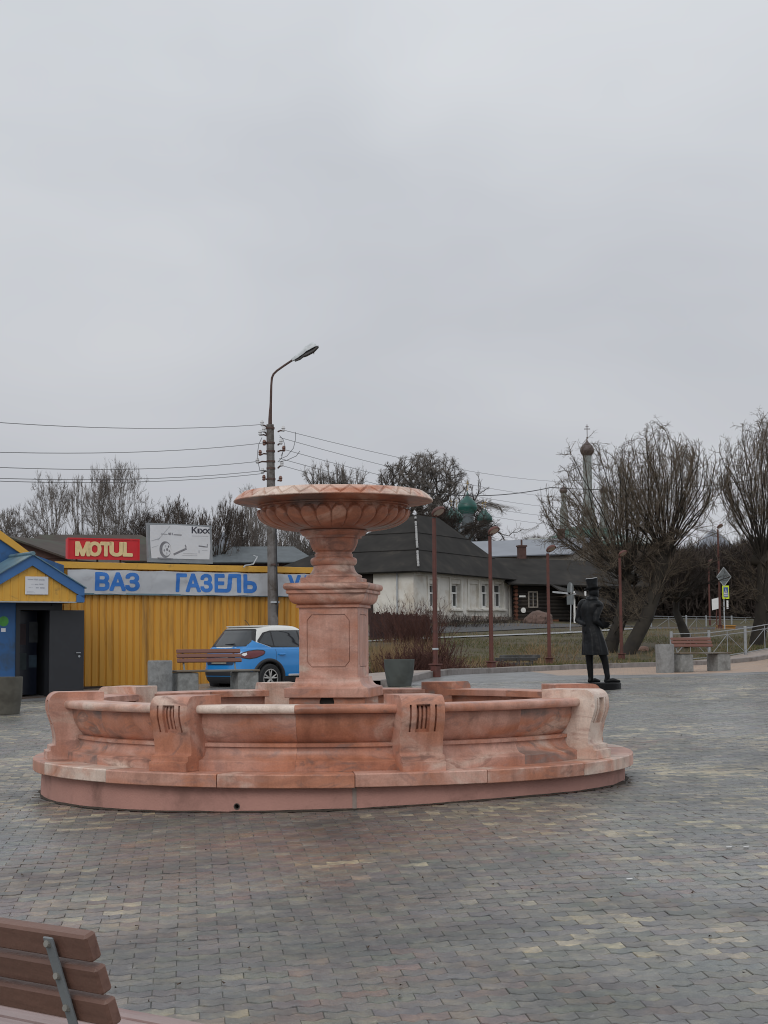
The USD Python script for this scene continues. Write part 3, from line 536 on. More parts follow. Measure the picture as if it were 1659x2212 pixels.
# ---------------------------------------------------------------- the spare-parts shop
def hit(px, py, o=0.0):
    """Where the bearing meets the plane parallel to the shop wall, o metres in front of it: (s along the wall, z)."""
    r = ray(px, py); q = O_k + N_k*o; t = np.dot(np.array([q[0], q[1], 0]) - EYE*[1, 1, 0], N_k)/np.dot(r, N_k); p = EYE + r*t
    return np.dot(p - O_k, U_k), p[2]
def kb(s, o, z): return O_k*[1, 1, 0] + U_k*s + N_k*o + np.array([0, 0, z])
def kpoly(pts, depth, o): return extrude_xz(Polygon(pts).buffer(0), depth, kb(0, o, 0), U_k, N_k)
def kbox(s0, s1, o0, o1, z0, z1, ch=0.0):
    v, f = bx((s1 - s0, o1 - o0, z1 - z0), ((s0 + s1)/2, (o0 + o1)/2, (z0 + z1)/2), ch); return kb(0, 0, 0) + np.outer(v[:, 0], U_k) + np.outer(v[:, 1], N_k) + np.outer(v[:, 2], [0, 0, 1.0]), f[:, ::-1]
M_yel = mat('yellow_sheet', (.60, .295, .04), .5, .07, .9, .05, 90, dirt=(.17, .09, .03), dscale=3.2, dlo=.50, dhi=.80, stretch=(1, 1, .10))
M_yel2 = mat('yellow_trim', (.62, .34, .05), .45, .06, 2, dirt=(.25, .15, .05), dscale=3, dlo=.6, dhi=.8)
M_blue = mat('blue_sheet', (.025, .10, .26), .5, .1, 1.5, dirt=(.03, .06, .11), dscale=2)
M_bluetrim = mat('blue_trim', (.04, .13, .32), .45, .1, 2)
M_bluegrey = mat('blue_grey_roof', (.11, .19, .23), .4, .15, 1.2, dirt=(.08, .11, .13), dscale=2.5)
M_brown = mat('dark_base', (.055, .038, .03), .85, .2, 3)
M_banner = mat('banner_vinyl', (.46, .475, .50), .5, .06, 1.0, dirt=(.34, .34, .36), dscale=2.2, dlo=.52, dhi=.72)
M_letter = mat('blue_letter', (.03, .16, .50), .5, .12, 3)
M_black = mat('black_paint', (.012, .013, .016), .45, .1, 4)
M_door = mat('door_charcoal', (.022, .023, .027), .4, .1, 4)
M_white = mat('white_board', (.62, .63, .66), .5, .05, 2)
M_faint = mat('faint_print', (.36, .37, .42), .6, .1, 8)
M_steel = mat('steel_grey', (.3, .31, .33), .45, .12, 8, metal=.3)
M_zinc = mat('zinc_grey', (.38, .40, .42), .45, .12, 6)
sL, zT = hit(150, 1216); sR = hit(748, 1230)[0]; zt = hit(300, 1218)[1]; zb = hit(300, 1480)[1]; sE = hit(118, 1216)[0]
shop = thing('shop', 'long low yellow car parts shop clad in ribbed sheet with blue gabled porch', 'shop', kb(1.0, 0, G(*kb(1, 0, 0)[:2])))
s0w = hit(120, 1400)[0]
z_fl = zt - .0
def ribbed(s0, s1, z0, z1, o, pitch=.2, depth=.032):
    """One profiled sheet: flat pans between narrow ribs."""
    prof = []; n = max(1, int(round((s1 - s0)/pitch))); p = (s1 - s0)/n
    for k in range(n):
        a = s0 + k*p; prof += [(a, depth), (a + p*.62, depth), (a + p*.72, 0), (a + p*.92, 0)]
    prof.append((s1, depth)); prof = np.array(prof); m = len(prof)
    V = np.vstack([[kb(s, o + d, z0) for s, d in prof], [kb(s, o + d, z1) for s, d in prof]]); i = np.arange(m - 1)
    return V, np.vstack([np.c_[i, i + 1, i + 1 + m], np.c_[i, i + 1 + m, i + m]])
s_ = s0w; k = 0
while s_ < sR - .05:
    e_ = min(s_ + 1.15, sR); part(shop, 'wall_panel', ribbed(s_ + .002, e_ - .002, zb, zt - .02, .012 + .003*(k % 2)), M_yel); s_ = e_; k += 1
part(shop, 'wall_core', kbox(-9.0, sR - .004, -6.0, 0.0, zb - .6, zt - .05), M_yel)
part(shop, 'base', kbox(s0w, sR, -.05, .05, zb - .6, zb - .004), M_brown)
zf0, zf1 = hit(300, 1231)[1], hit(300, 1217.5)[1]
part(shop, 'fascia', kbox(sE, sR + .12, -.02, .13, zf0, zf1, .006), M_yel2)
part(shop, 'flat_roof', kbox(sE - 3, sR + .1, -6.2, -.03, zt - .03, zf1 - .03), M_bluegrey)
part(shop, 'end_trim', kbox(sR - .02, sR + .06, .0, .075, zb, zf0 - .004), M_yel2)
# banner: a sheet of vinyl laced under the fascia, sagging a little, with painted letters
sb0, zb1 = hit(146, 1231, .16); zb0 = hit(300, 1283, .16)[1]; zb1 = hit(300, 1232, .16)[1]
banner = thing('banner', 'long grey vinyl banner with blue Cyrillic car makes above the yellow wall', 'banner', kb((sb0 + sR)/2, .16, zb0))
ns_, nz_ = 200, 14; S, Zg = np.meshgrid(np.linspace(sb0, sR - .05, ns_), np.linspace(0, 1, nz_)); 
bwave = lambda S, Zg: (meshkit.fbm(np.stack([S*1.3, Zg*1.5, S*0], -1), 3, 8) - .5)*.07
wv = bwave(S, Zg); sag = -.02*np.abs(np.sin(S*PI/1.05))*(Zg > .9) - .016*np.abs(np.sin(S*PI/.95 + 1))*(Zg < .1)
Vb = np.array([kb(s, .155 + w, zb0 + z*(zb1 - zb0) + g_) for s, z, w, g_ in zip(S.ravel(), Zg.ravel(), wv.ravel(), sag.ravel())])
i, j = np.meshgrid(np.arange(nz_ - 1), np.arange(ns_ - 1), indexing='ij'); a = (i*ns_ + j).ravel(); Fb = np.vstack([np.c_[a, a + 1, a + ns_ + 1], np.c_[a, a + ns_ + 1, a + ns_]])
part(banner, 'cloth', (Vb, Fb), M_banner, smooth=True)
part(banner, 'hem', kbox(sb0, sR - .05, .11, .15, zb0 - .03, zb0 + .01), M_bluegrey)
def word(par, name, txt, px0, px1, py0, py1, o, m, depth=.012, bold=True, wavy=False):
    a, b = hit(px0, py1, o), hit(px1, py0, o); t = heavy_text(txt, depth, 2 if txt in 'ıxK' else (4 if wavy else 6)) if bold else meshkit.text_mesh(txt, 1.0, depth, bold); v = np.array(t.vertices); lo, hi = v.min(0), v.max(0)
    v[:, 2] *= depth/max(hi[2], 1e-6); v[:, 0] = a[0] + (v[:, 0] - lo[0])/(hi[0] - lo[0])*(b[0] - a[0]); v[:, 1] = a[1] + (v[:, 1] - lo[1])/(hi[1] - lo[1])*(b[1] - a[1])
    if wavy:
        v, f = trimesh.remesh.subdivide_to_size(v, np.array(t.faces), .07, max_iter=12); w = bwave(v[:, 0], np.clip((v[:, 1] - zb0)/(zb1 - zb0), 0, 1)); return part(par, name, (kb(0, 0, 0) + np.outer(v[:, 0], U_k) + np.outer(v[:, 1], [0, 0, 1.0]) + np.outer(v[:, 2]*.15 + .156 + w + .002, N_k), f), m)
    return part(par, name, (kb(0, o, 0) + np.outer(v[:, 0], U_k) + np.outer(v[:, 1], [0, 0, 1.0]) + np.outer(v[:, 2], N_k), np.array(t.faces)), m)
for ch, a, b in (('В', 205, 237), ('А', 236, 272), ('З', 270, 302), ('Г', 380, 404), ('А', 401, 434), ('З', 433, 459), ('Е', 463, 485), ('Л', 484, 521), ('Ь', 526, 555), ('У', 622, 650), ('А', 648, 676), ('З', 678, 700)):
    y0 = 1236 + (a - 205)*.015; word(banner, 'letter', ch, a, b, y0, y0 + 40, .16, M_letter, wavy=True)
# left: the taller gabled hall and the porch
o_h = .55
pts = [hit(-260, 1030, o_h), hit(62, 1200, o_h), hit(135, 1240, o_h), hit(135, 1300, o_h), hit(-260, 1330, o_h)]
part(shop, 'hall_gable', kpoly([hit(-260, 972, .0), hit(58, 1198, .0), hit(128, 1222, .0), hit(128, 1300, .0), hit(-260, 1330, .0)], .3, .0), M_blue)
part(shop, 'bargeboard', kpoly([hit(-260, 953, .36), hit(72, 1199, .36), hit(78, 1212, .36), hit(56, 1203, .36), hit(-260, 985, .36)], .06, .31), M_yel2)
OP = 1.75
r_ = hit(70, 1203, OP); e_r = hit(182, 1272, OP); zb_p = hit(100, 1299, OP)[1]; half = e_r[0] - r_[0]; sl = r_[0] - half; ze = e_r[1]
part(shop, 'porch_gable', kpoly([(sl + .08, zb_p), (e_r[0] - .02, zb_p), (e_r[0] - .02, ze - .06), (r_[0], r_[1] - .08), (sl + .08, ze - .06)], .05, OP - .1), M_yel2)
for q in np.arange(sl + .2, e_r[0] - .1, .2):
    zt_ = ze - .1 + (1 - abs(q - r_[0])/half)*(r_[1] - ze) - .12; part(shop, 'gable_rib', kbox(q, q + .035, OP - .051, OP - .038, zb_p + .01, zt_), M_yel2)
fw_ = .2
for sg in (-1, 1):
    ex, = (half*sg,); dz_ = ze - r_[1]
    part(shop, 'porch_fascia', kpoly([(r_[0], r_[1] + .05), (r_[0] + ex, ze + .03), (r_[0] + ex, ze - fw_ - .03), (r_[0], r_[1] - fw_)], .05, OP - .03), M_bluetrim)
    # roof slope running back to the wall, ridge to eave, with seams
    V = [kb(r_[0], OP + .06, r_[1] + .07), kb(r_[0] + ex*1.03, OP + .06, ze + .03), kb(r_[0] + ex*1.03, -.3, ze + .03), kb(r_[0], -.3, r_[1] + .07)]; V = np.array(V); V = np.vstack([V, V - [0, 0, .025]])
    f = np.array([[0, 1, 2], [0, 2, 3], [4, 6, 5], [4, 7, 6], [0, 5, 1], [0, 4, 5], [1, 6, 2], [1, 5, 6], [2, 7, 3], [2, 6, 7], [3, 4, 0], [3, 7, 4]]); f = f if sg > 0 else f[:, ::-1]
    part(shop, 'porch_roof', (V, f[:, ::-1] if False else f), M_bluegrey)
part(shop, 'eave_end', kbox(e_r[0] - .19, e_r[0], OP - .03, OP + .02, zb_p - .01, ze - fw_ + .05), M_bluetrim)
part(shop, 'porch_ceiling', kbox(sl + .05, e_r[0] - .02, -.0, OP - .12, zb_p - .02, zb_p + .03), M_black)
part(shop, 'porch_sill', kbox(sl + .05, e_r[0], OP - .1, OP - .02, zb_p - .03, zb_p - .002), M_zinc)
part(shop, 'ridge_cap', cyl(kb(r_[0], OP + .07, r_[1] + .08), kb(r_[0], -.3, r_[1] + .08), .05, n=8), M_bluegrey)
# vestibule with the open doorway
OV = 1.25; zg = hit(70, 1507, OV)[1]; sV1 = hit(134, 1400, OV)[0]; sd0, sd1 = hit(42, 1400, OV)[0], hit(103, 1400, OV)[0]; zd = hit(80, 1318, OV)[1]
part(shop, 'vestibule_wall', kbox(sl - 4.5, sd0 - .1, 0.0, OV, zg - .3, zb_p - .03), M_blue, 'blue painted wall left of the doorway')
part(shop, 'vestibule_wall', kbox(sd1 + .1, sV1, 0.0, OV, zg - .3, zb_p - .03), M_black)
part(shop, 'vestibule_wall', kbox(sd0 - .1, sd1 + .1, 0.0, OV - .02, zd + .1, zb_p - .03), M_black)
part(shop, 'door_frame', cat_(kbox(sd0 - .1, sd0, OV - .2, OV + .03, zg, zd), kbox(sd1, sd1 + .1, OV - .2, OV + .03, zg, zd), kbox(sd0 - .1, sd1 + .1, OV - .2, OV + .03, zd, zd + .1)), M_black)
inner = part(shop, 'inner_door', kbox(sd0, sd1, OV - .75, OV - .7, zg + .05, zd), mat('inner_door_dark', (.012, .016, .03), .25, .1, 3))
for (a, b, c, d), m in zip(((.22, .42, 1.25, 1.75), (.5, .72, 1.3, 1.8), (.2, .44, .65, 1.05), (.5, .7, .7, 1.0)), ('a', 'b', 'c', 'd')):
    cc = {'a': (.05, .025, .03), 'b': (.045, .05, .055), 'c': (.03, .045, .05), 'd': (.04, .07, .1)}[m]; part(inner, 'poster', kbox(sd0 + a, sd0 + b, OV - .70, OV - .693, zg + c, zg + d), mat('poster_' + m, cc, .5, .3, 8))
part(shop, 'threshold', kbox(sd0 - .1, sd1 + .9, OV - .3, OV + .25, zg - .15, zg + .02), M_brown)
ds1 = hit(181, 1400, OV + .1)[0]; zd1, zd0 = hit(150, 1318, OV + .1)[1], hit(150, 1500, OV + .1)[1]
leaf = part(shop, 'door', kbox(sd1 + .0, ds1, OV + .06, OV + .12, zd0, zd1, .008), M_door, 'open dark steel door leaf folded back to the right')
hx, hz = hit(171, 1413, OV + .13); part(leaf, 'handle', cat_(kbox(hx - .09, hx + .03, OV + .15, OV + .175, hz + .02, hz + .045, .006), kbox(hx - .01, hx + .02, OV + .12, OV + .155, hz + .022, hz + .043)), M_steel)
part(leaf, 'lock', cyl(kb(hx + .005, OV + .12, hz - .05), kb(hx + .005, OV + .13, hz - .05), .028, n=14), M_zinc)
# little white notice on the gable, print too faint to read
a, b = hit(54, 1284, OP - .03), hit(104, 1246, OP - .03)
notice = thing('notice_board', 'small white notice with faded grey print on the yellow porch gable', 'notice', kb(a[0], OP - .03, a[1]))
part(notice, 'panel', kbox(a[0], b[0], OP - .035, OP - .015, a[1], b[1], .004), M_white)
W_, H_ = b[0] - a[0], b[1] - a[1]; rn = np.random.default_rng(5)
for q0, q1, y0, y1 in ((.1, .36, .81, .87), (.38, .55, .79, .88), (.58, .83, .78, .86), (.25, .37, .56, .59), (.41, .56, .53, .6), (.6, .8, .54, .61), (.15, .24, .36, .4), (.27, .33, .36, .39), (.46, .6, .34, .42), (.64, .84, .33, .42), (.06, .36, .16, .18), (.06, .42, .08, .1)):
    p_ = q0
    while p_ < q1 - .01:
        w_ = rn.uniform(.014, .03); part(notice, 'print', kbox(a[0] + p_*W_, a[0] + min(p_ + w_, q1)*W_, OP - .014, OP - .0125, a[1] + y0*H_ + rn.uniform(0, .2)*(y1 - y0)*H_, a[1] + y1*H_ - rn.uniform(0, .2)*(y1 - y0)*H_), M_faint); p_ += w_ + .008
# two stickers on the blue wall
a = hit(8, 1342, OV + .005); st = thing('sticker', 'round green sticker on the blue shop wall left of the doorway', 'sticker', kb(a[0], OV, a[1])); part(st, 'disc', cyl(kb(a[0], OV + .001, a[1]), kb(a[0], OV + .006, a[1]), .12, n=20), mat('green_sticker', (.07, .3, .05), .5, .2, 9)); part(st, 'slip', kbox(a[0] - .06, a[0] + .05, OV + .001, OV + .005, a[1] - .25, a[1] - .16), M_white)

# roof signs
def roof_sign(name, label, px0, px1, py0, py1, o, th, mface, mframe, tilt=0.0):
    a, b = hit(px0, py1, o), hit(px1, py0, o); t = thing(name, label, 'sign', kb((a[0] + b[0])/2, o, a[1])); return t, a, b
oM = -.55
red, a, b = roof_sign('roof_sign', 'red sign with cream block letters MOTUL on the shop roof', 147, 300, 1163, 1208, oM, .2, None, None)
zl, zr = hit(147, 1163, oM)[1], hit(300, 1166, oM)[1]; bl, br = hit(147, 1206, oM)[1], hit(300, 1209, oM)[1]
M_red = mat('sign_red', (.55, .018, .025), .4, .1, 2); M_cream = mat('sign_cream', (.70, .54, .28), .5, .1, 6)
part(red, 'panel', kpoly([(a[0], bl), (b[0], br), (b[0], zr), (a[0], zl)], .16, oM - .16), M_red)
part(red, 'edge', kpoly(Polygon([(a[0] - .02, bl - .02), (b[0] + .02, br - .02), (b[0] + .02, zr + .02), (a[0] - .02, zl + .02)]).difference(Polygon([(a[0], bl), (b[0], br), (b[0], zr), (a[0], zl)]).buffer(-.02)), .03, oM - .015), M_red)
for ch, p0, p1 in zip('MOTUL', (162, 190, 216, 236, 265), (195, 219, 241, 267, 287)):
    y0 = 1170 + (p0 - 162)*.012; word(red, 'letter', ch, p0, p1, y0, y0 + 31, oM + .012, M_cream, .008)
for px in (165, 210, 260): q = hit(px, 1215, oM - .1)[0]; part(red, 'strut', kbox(q - .02, q + .02, oM - .12, oM - .08, zt - .05, bl + .03), M_brown)
oK = -.35
bb, a, b = roof_sign('billboard', 'grey framed tyre oil billboard with torn white Kixx poster on the shop roof', 320, 460, 1130, 1218, oK, .1, None, None)
c4 = [hit(321, 1214, oK), hit(460, 1218, oK), hit(457, 1135, oK), hit(318, 1129, oK)]
part(bb, 'frame', kpoly(c4, .1, oK - .1), mat('board_grey', (.22, .235, .25), .55, .15, 3))
pq = [hit(327, 1206, oK), hit(400, 1207.5, oK), hit(452, 1208.5, oK), hit(454, 1180, oK), hit(452, 1139, oK), hit(380, 1134, oK), hit(324, 1134, oK), hit(324, 1166, oK)]
part(bb, 'poster', kpoly(pq, .008, oK + .001), M_white)
M_inkd = mat('poster_ink', (.035, .035, .05), .6, .1, 8); M_inkg = mat('poster_grey', (.2, .2, .22), .6, .3, 8); M_inkl = mat('poster_light', (.42, .43, .46), .6, .1, 8)
word(bb, 'lettering', 'K', 414, 426, 1138, 1152, oK + .0095, M_inkd, .002)
word(bb, 'lettering', 'ı', 426.5, 431, 1142, 1152, oK + .0095, M_inkd, .002); word(bb, 'lettering', 'x', 431, 444, 1142.5, 1152.5, oK + .0095, M_inkd, .002); word(bb, 'lettering', 'x', 442.5, 455 - 1.5, 1142.5, 1152.5, oK + .0095, M_inkd, .002)
def kell(px, py, rx, ry, o, m, par, name, depth=.002, ring=None):
    c0 = hit(px, py, o); ax_ = abs(hit(px + rx, py, o)[0] - c0[0]); ay_ = abs(hit(px, py - ry, o)[1] - c0[1]); pts = [(c0[0] + ax_*math.cos(t), c0[1] + ay_*math.sin(t)) for t in np.linspace(0, 2*PI, 28)[:-1]]
    P_ = Polygon(pts)
    if ring: P_ = P_.difference(Polygon([(c0[0] + ax_*ring*math.cos(t), c0[1] + ay_*ring*math.sin(t)) for t in np.linspace(0, 2*PI, 28)[:-1]]))
    part(par, name, kpoly(P_, depth, o), m)
tyre = (357, 1187); kell(357, 1187, 12.5, 18, oK + .0095, M_inkg, bb, 'printed_tyre', .001); kell(360, 1187, 9.3, 13.5, oK + .011, M_white, bb, 'printed_rim', .001); kell(361, 1187, 2.2, 3.4, oK + .0126, M_inkg, bb, 'printed_hub', .001)
for t in range(5):
    an = t*2*PI/5 + .4; kell(360.5 + 5.6*math.cos(an), 1187 + 8.4*math.sin(an), 1.5, 2.6, oK + .0126, M_inkl if t % 2 else M_inkg, bb, 'printed_spoke', .001)
def quad(par, name, pts, m, o): part(par, name, kpoly([hit(x, y, o) for x, y in pts], .0015, o), m)
quad(bb, 'printed_line', [(374, 1196), (402, 1183), (404, 1187), (376, 1200)], M_inkg, oK + .0095); quad(bb, 'printed_line', [(399, 1178), (401, 1184), (403, 1182), (401, 1176)], M_inkg, oK + .0115)
quad(bb, 'printed_line', [(348, 1152.5), (362, 1153.5), (362, 1155), (348, 1154.3)], M_inkg, oK + .0095); quad(bb, 'printed_line', [(363, 1151), (369, 1150.5), (369, 1156), (364, 1155.5)], M_inkg, oK + .0095); quad(bb, 'printed_line', [(371, 1151), (373, 1151), (373, 1156), (371, 1156)], M_inkg, oK + .0095); quad(bb, 'printed_line', [(375, 1154), (393, 1155), (392, 1157), (375, 1156)], M_inkg, oK + .0095)
quad(bb, 'printed_box', [(429, 1178), (447, 1180.5), (447, 1175), (448.5, 1175), (448.5, 1183), (429, 1181)], M_inkg, oK + .0095); quad(bb, 'printed_line', [(429, 1189), (431, 1189), (431, 1195), (429, 1195)], M_inkl, oK + .0095)
for yy, x0, x1 in ((1195, 396, 426), (1199, 394, 426), (1188, 436, 448), (1157, 415, 450)): quad(bb, 'printed_line', [(x0, yy), (x1, yy + .8), (x1, yy + 2), (x0, yy + 1.2)], M_inkl, oK + .0095)
quad(bb, 'crease', [(340, 1166), (366, 1137), (368, 1137), (342, 1167)], M_inkl, oK + .0095); quad(bb, 'tear', [(326, 1168), (345, 1162), (345, 1164), (328, 1169)], M_inkl, oK + .0095); quad(bb, 'tear', [(328, 1182), (342, 1178), (342, 1179), (328, 1183.5)], M_inkl, oK + .0095)
quad(bb, 'torn_corner', [(340, 1204), (374, 1206), (372, 1209), (341, 1207)], M_inkg, oK + .0095)
for px in (330, 390, 450): q = hit(px, 1215, oK - .12)[0]; part(bb, 'strut', kbox(q - .02, q + .02, oK - .15, oK - .102, zt - .05, c4[2][1] - .1), M_brown)
# cable drooping from the roof by the pole
cb = [hit(548, 1200, -.3), hit(556, 1203, -.2), hit(545, 1219, -.05), hit(527, 1222, .14), hit(524, 1226, .14)]
M_wire = mat('wire_black', (.025, .025, .028), .6, .1, 5)

# ---------------------------------------------------------------- utility pole, its lamp and the overhead lines
M_conc = mat('pole_concrete', (.16, .15, .145), .85, .25, 3, .4, 30, dirt=(.075, .06, .05), dscale=4, dlo=.45, dhi=.65)
M_rust = mat('rust_steel', (.075, .042, .035), .7, .3, 8)
M_ins = mat('porcelain', (.55, .55, .56), .25, .1, 5); M_insb = mat('porcelain_brown', (.16, .075, .055), .3, .15, 5)
DP = 42.45
pb = on_ground(592, DP)
def PP(px, py, dy=0.0): return P(px, py, DP + dy)
pole = thing('utility_pole', 'weathered concrete utility pole with bent lamp arm, standing behind the blue car', 'utility pole', pb)
top = PP(583.5, 917); bot = pb + [0, 0, -.3]
# faceted tapering concrete post
def post(p0, p1, w0, w1, n=8):
    d = p1 - p0; t = np.arange(n)*2*PI/n + PI/n; V = np.vstack([p + np.c_[np.cos(t)*w, np.sin(t)*w, 0*t] for p, w in ((p0, w0), (p1, w1))] + [p0, p1]); i = np.arange(n); j = (i + 1) % n
    return V, np.vstack([np.c_[i, j, j + n], np.c_[i, j + n, i + n], np.c_[np.full(n, 2*n), j, i], np.c_[np.full(n, 2*n + 1), i + n, j + n]])
part(pole, 'post', post(bot, top, .16, .105), M_conc)
arm = [PP(583.5, 925), PP(583.5, 905), PP(585, 870), PP(586, 832), PP(587.5, 816), PP(591, 808), PP(598, 801), PP(612, 791), PP(633, 777)]
armp = part(pole, 'lamp_arm', tube(arm, [.055, .05, .032, .03, .03, .03, .03, .03, .03], 8), M_rust)
# lantern: a tapered metal hood, dark underside, glass bowl
d_ = PP(687, 749) - PP(631, 778); d_ /= np.linalg.norm(d_); side = np.array([0, 1.0, 0]); upn = np.cross(side, d_); upn = upn if upn[2] > 0 else -upn; h0 = PP(631, 778)
def hood(sts):
    V = []
    for t, w, hi, lo in sts:
        for ang in np.linspace(0, PI, 9): V.append(h0 + d_*t + side*w*math.cos(ang) + upn*(lo + (hi - lo)*math.sin(ang)**.8))
    V = np.array(V); m = 9; F = []
    for k in range(len(sts) - 1):
        for q in range(m):
            q2 = (q + 1) % m; F += [[k*m + q, (k + 1)*m + q, (k + 1)*m + q2], [k*m + q, (k + 1)*m + q2, k*m + q2]]
    for k, s in ((0, 1), (len(sts) - 1, -1)):
        F += [[k*m, k*m + (q if s < 0 else q + 1), k*m + (q + 1 if s < 0 else q)] for q in range(1, m - 1)]
    return V, np.array(F)
part(pole, 'lamp_hood', hood([(0, .05, .05, -.03), (.15, .07, .085, -.02), (.36, .1, .12, 0), (.45, .135, .17, .02), (.70, .145, .185, .02), (.76, .12, .15, .02)]), mat('hood_white', (.5, .53, .55), .4, .2, 8), smooth=40)
part(pole, 'lamp_tray', hood([(.05, .045, -.032, -.07), (.2, .07, -.025, -.085), (.3, .1, -.01, -.06), (.4, .13, .016, -.075), (.62, .145, .018, -.07), (.80, .14, .018, -.01)]), mat('lamp_underside', (.025, .022, .022), .5, .2, 8), smooth=40)
tip = h0 + d_*.62 - upn*.075; part(pole, 'lamp_catch', cyl(tip, tip - [0, 0, .06], .01, n=6), M_rust)
# brackets and insulators (pixel offsets along the post)
def insulator(p, m, par): part(par, 'insulator', lathe([(0, -.09), (.03, -.09), (.05, -.05), (.035, -.02), (.058, 0), (.04, .03), (.03, .06), (0, .065)], 10, p), m, smooth=40)
hooks = [((577, 921), (566, 917), M_ins), ((600, 931), (612, 929), M_ins), ((577, 940), (562, 938), M_ins), ((577, 938), (570, 931), M_ins), ((600, 960), (607, 957), M_ins), ((576, 957), (571, 959), M_insb), ((600, 974), (613, 972), M_insb), ((577, 979), (562, 981), M_insb), ((576, 996), (556, 998), M_ins),
         ((600, 1010), (609, 1004), M_ins), ((577, 1016), (567, 1020), M_ins), ((577, 1034), (570, 1035), M_insb), ((600, 1037), (606, 1037), M_insb)]
for (a, b), (c, d), m in hooks:
    A_, B_ = PP(a, b), PP(c, d, -.05); bk = part(pole, 'bracket', tube([A_ + [0, 0, -.02], (A_ + B_)/2 + [0, 0, .0], B_ + [0, -.0, -.03], B_ + [0, 0, .03]], .022, 6), M_rust); insulator(B_ + [0, 0, .05], m, bk)
for py in (925, 957, 975, 997, 1012, 1035): part(pole, 'clamp', post(PP(583.5 + (py - 917)*.0175, py + 2), PP(583.5 + (py - 917)*.0175, py - 2), .127, .126, 8), M_rust)
part(pole, 'conduit', tube([pb + [.17, -.05, .1], P(598, 1335, DP - .05), P(600, 1310, DP - .1), P(597, 1200, DP - .13), P(595, 1080, DP - .12)], .022, 6), M_wire)
part(pole, 'band', post(P(591.3, 1303, DP), P(591.3, 1299, DP), .157, .156), M_zinc); part(pole, 'band', post(P(591.3, 1222, DP), P(591.3, 1218, DP), .148, .147), M_rust)
for pts in ([(566, 945), (559, 960), (556, 980), (557, 992)], [(604, 941), (612, 950), (616, 965), (607, 985)], [(638, 933), (638, 950), (634, 968), (620, 985), (604, 992)], [(612, 972), (608, 990), (600, 998)], [(648, 974), (640, 985), (620, 994), (602, 998)], [(558, 1000), (560, 1010), (562, 1018)]):
    part(pole, 'jumper_wire', tube([PP(x, y, -.1) for x, y in pts], .007, 4), M_wire)
def wire(name, label, a, b, sagm, r=.0062, cat='wire', group=None):
    t = np.linspace(0, 1, 14); pts = a + np.outer(t, b - a); pts[:, 2] -= sagm*4*t*(1 - t); solid(name, label, cat, tube(pts, r, 4), M_wire, group=group)
lw = [((566, 917), (-40, 910, 30), 'topmost'), ((577, 956), (-40, 976, 30), 'second'), ((556, 997), (-40, 1008, 30), 'third'), ((574, 1016), (-40, 1032, 30), 'fourth'), ((567, 1023), (-40, 1038, 30), 'lowest')]
for (a, b), (c, d, D), w in lw: wire('overhead_wire', f'thin black overhead line left of the utility pole, {w} of five', PP(a, b), P(c, d, D), .12)
rw = [((612, 929), (1262, 1042, 88), 'topmost'), ((604, 945), (1262, 1078, 88), 'second'), ((614, 971), (1262, 1100, 88), 'third'), ((603, 990), (1262, 1120, 88), 'fourth'), ((610, 1006), (1262, 1138, 88), 'lowest')]
for (a, b), (c, d, D), w in rw: wire('overhead_wire', f'thin black overhead line right of the utility pole, {w} of five', PP(a, b), P(c, d, D), .35)
wire('power_cable', 'heavier black cable crossing the sky between the oak and the willows', P(905, 1062, 75), P(1190, 1053, 82), .3, .02, 'cable'); wire('power_cable', 'heavier black cable running through the willow crowns', P(1190, 1053, 82), P(1760, 1012, 84), .5, .02, 'cable')
solid('roof_cable', 'pale cable curling from the shop roof edge beside the utility pole', 'cable', tube([kb(s, o, z) for (s, z), o in zip(cb, (-.3, -.2, 0, .2, .2))], .02, 5), M_zinc)
# ---------------------------------------------------------------- street furniture
M_granite = mat('urn_concrete', (.2, .205, .205), .85, .25, 14, .5, 50, col2=(.27, .275, .275), dirt=(.13, .13, .13), dscale=5)
M_granite2 = mat('block_concrete', (.23, .235, .23), .85, .25, 12, .5, 50, dirt=(.12, .12, .115), dscale=4)
M_slat = mat('slat_brown', (.15, .078, .058), .5, .25, 3, .25, 40, dirt=(.09, .04, .03), dscale=5, space='object', stretch=(.35, 3, 3))
M_slatred = mat('slat_red', (.16, .07, .05), .55, .2, 3, .2, 40, dirt=(.16, .06, .045), dscale=4, space='object', stretch=(.35, 3, 3))
M_seat = mat('seat_wet', (.26, .17, .155), .3, .2, 3, .2, 40, dirt=(.16, .07, .06), dscale=4, space='object', stretch=(.35, 3, 3))
M_seat2 = mat('seat_weathered', (.13, .10, .07), .6, .2, 3, .2, 40, dirt=(.2, .2, .19), dscale=4, space='object', stretch=(.35, 3, 3))
M_bar = mat('bracket_grey', (.17, .185, .195), .45, .1, 8, dirt=(.1, .07, .05), dscale=25, dlo=.66, dhi=.76, space='object')
M_bolt = mat('bolt_zinc', (.3, .29, .26), .4, .2, 20, metal=.5)
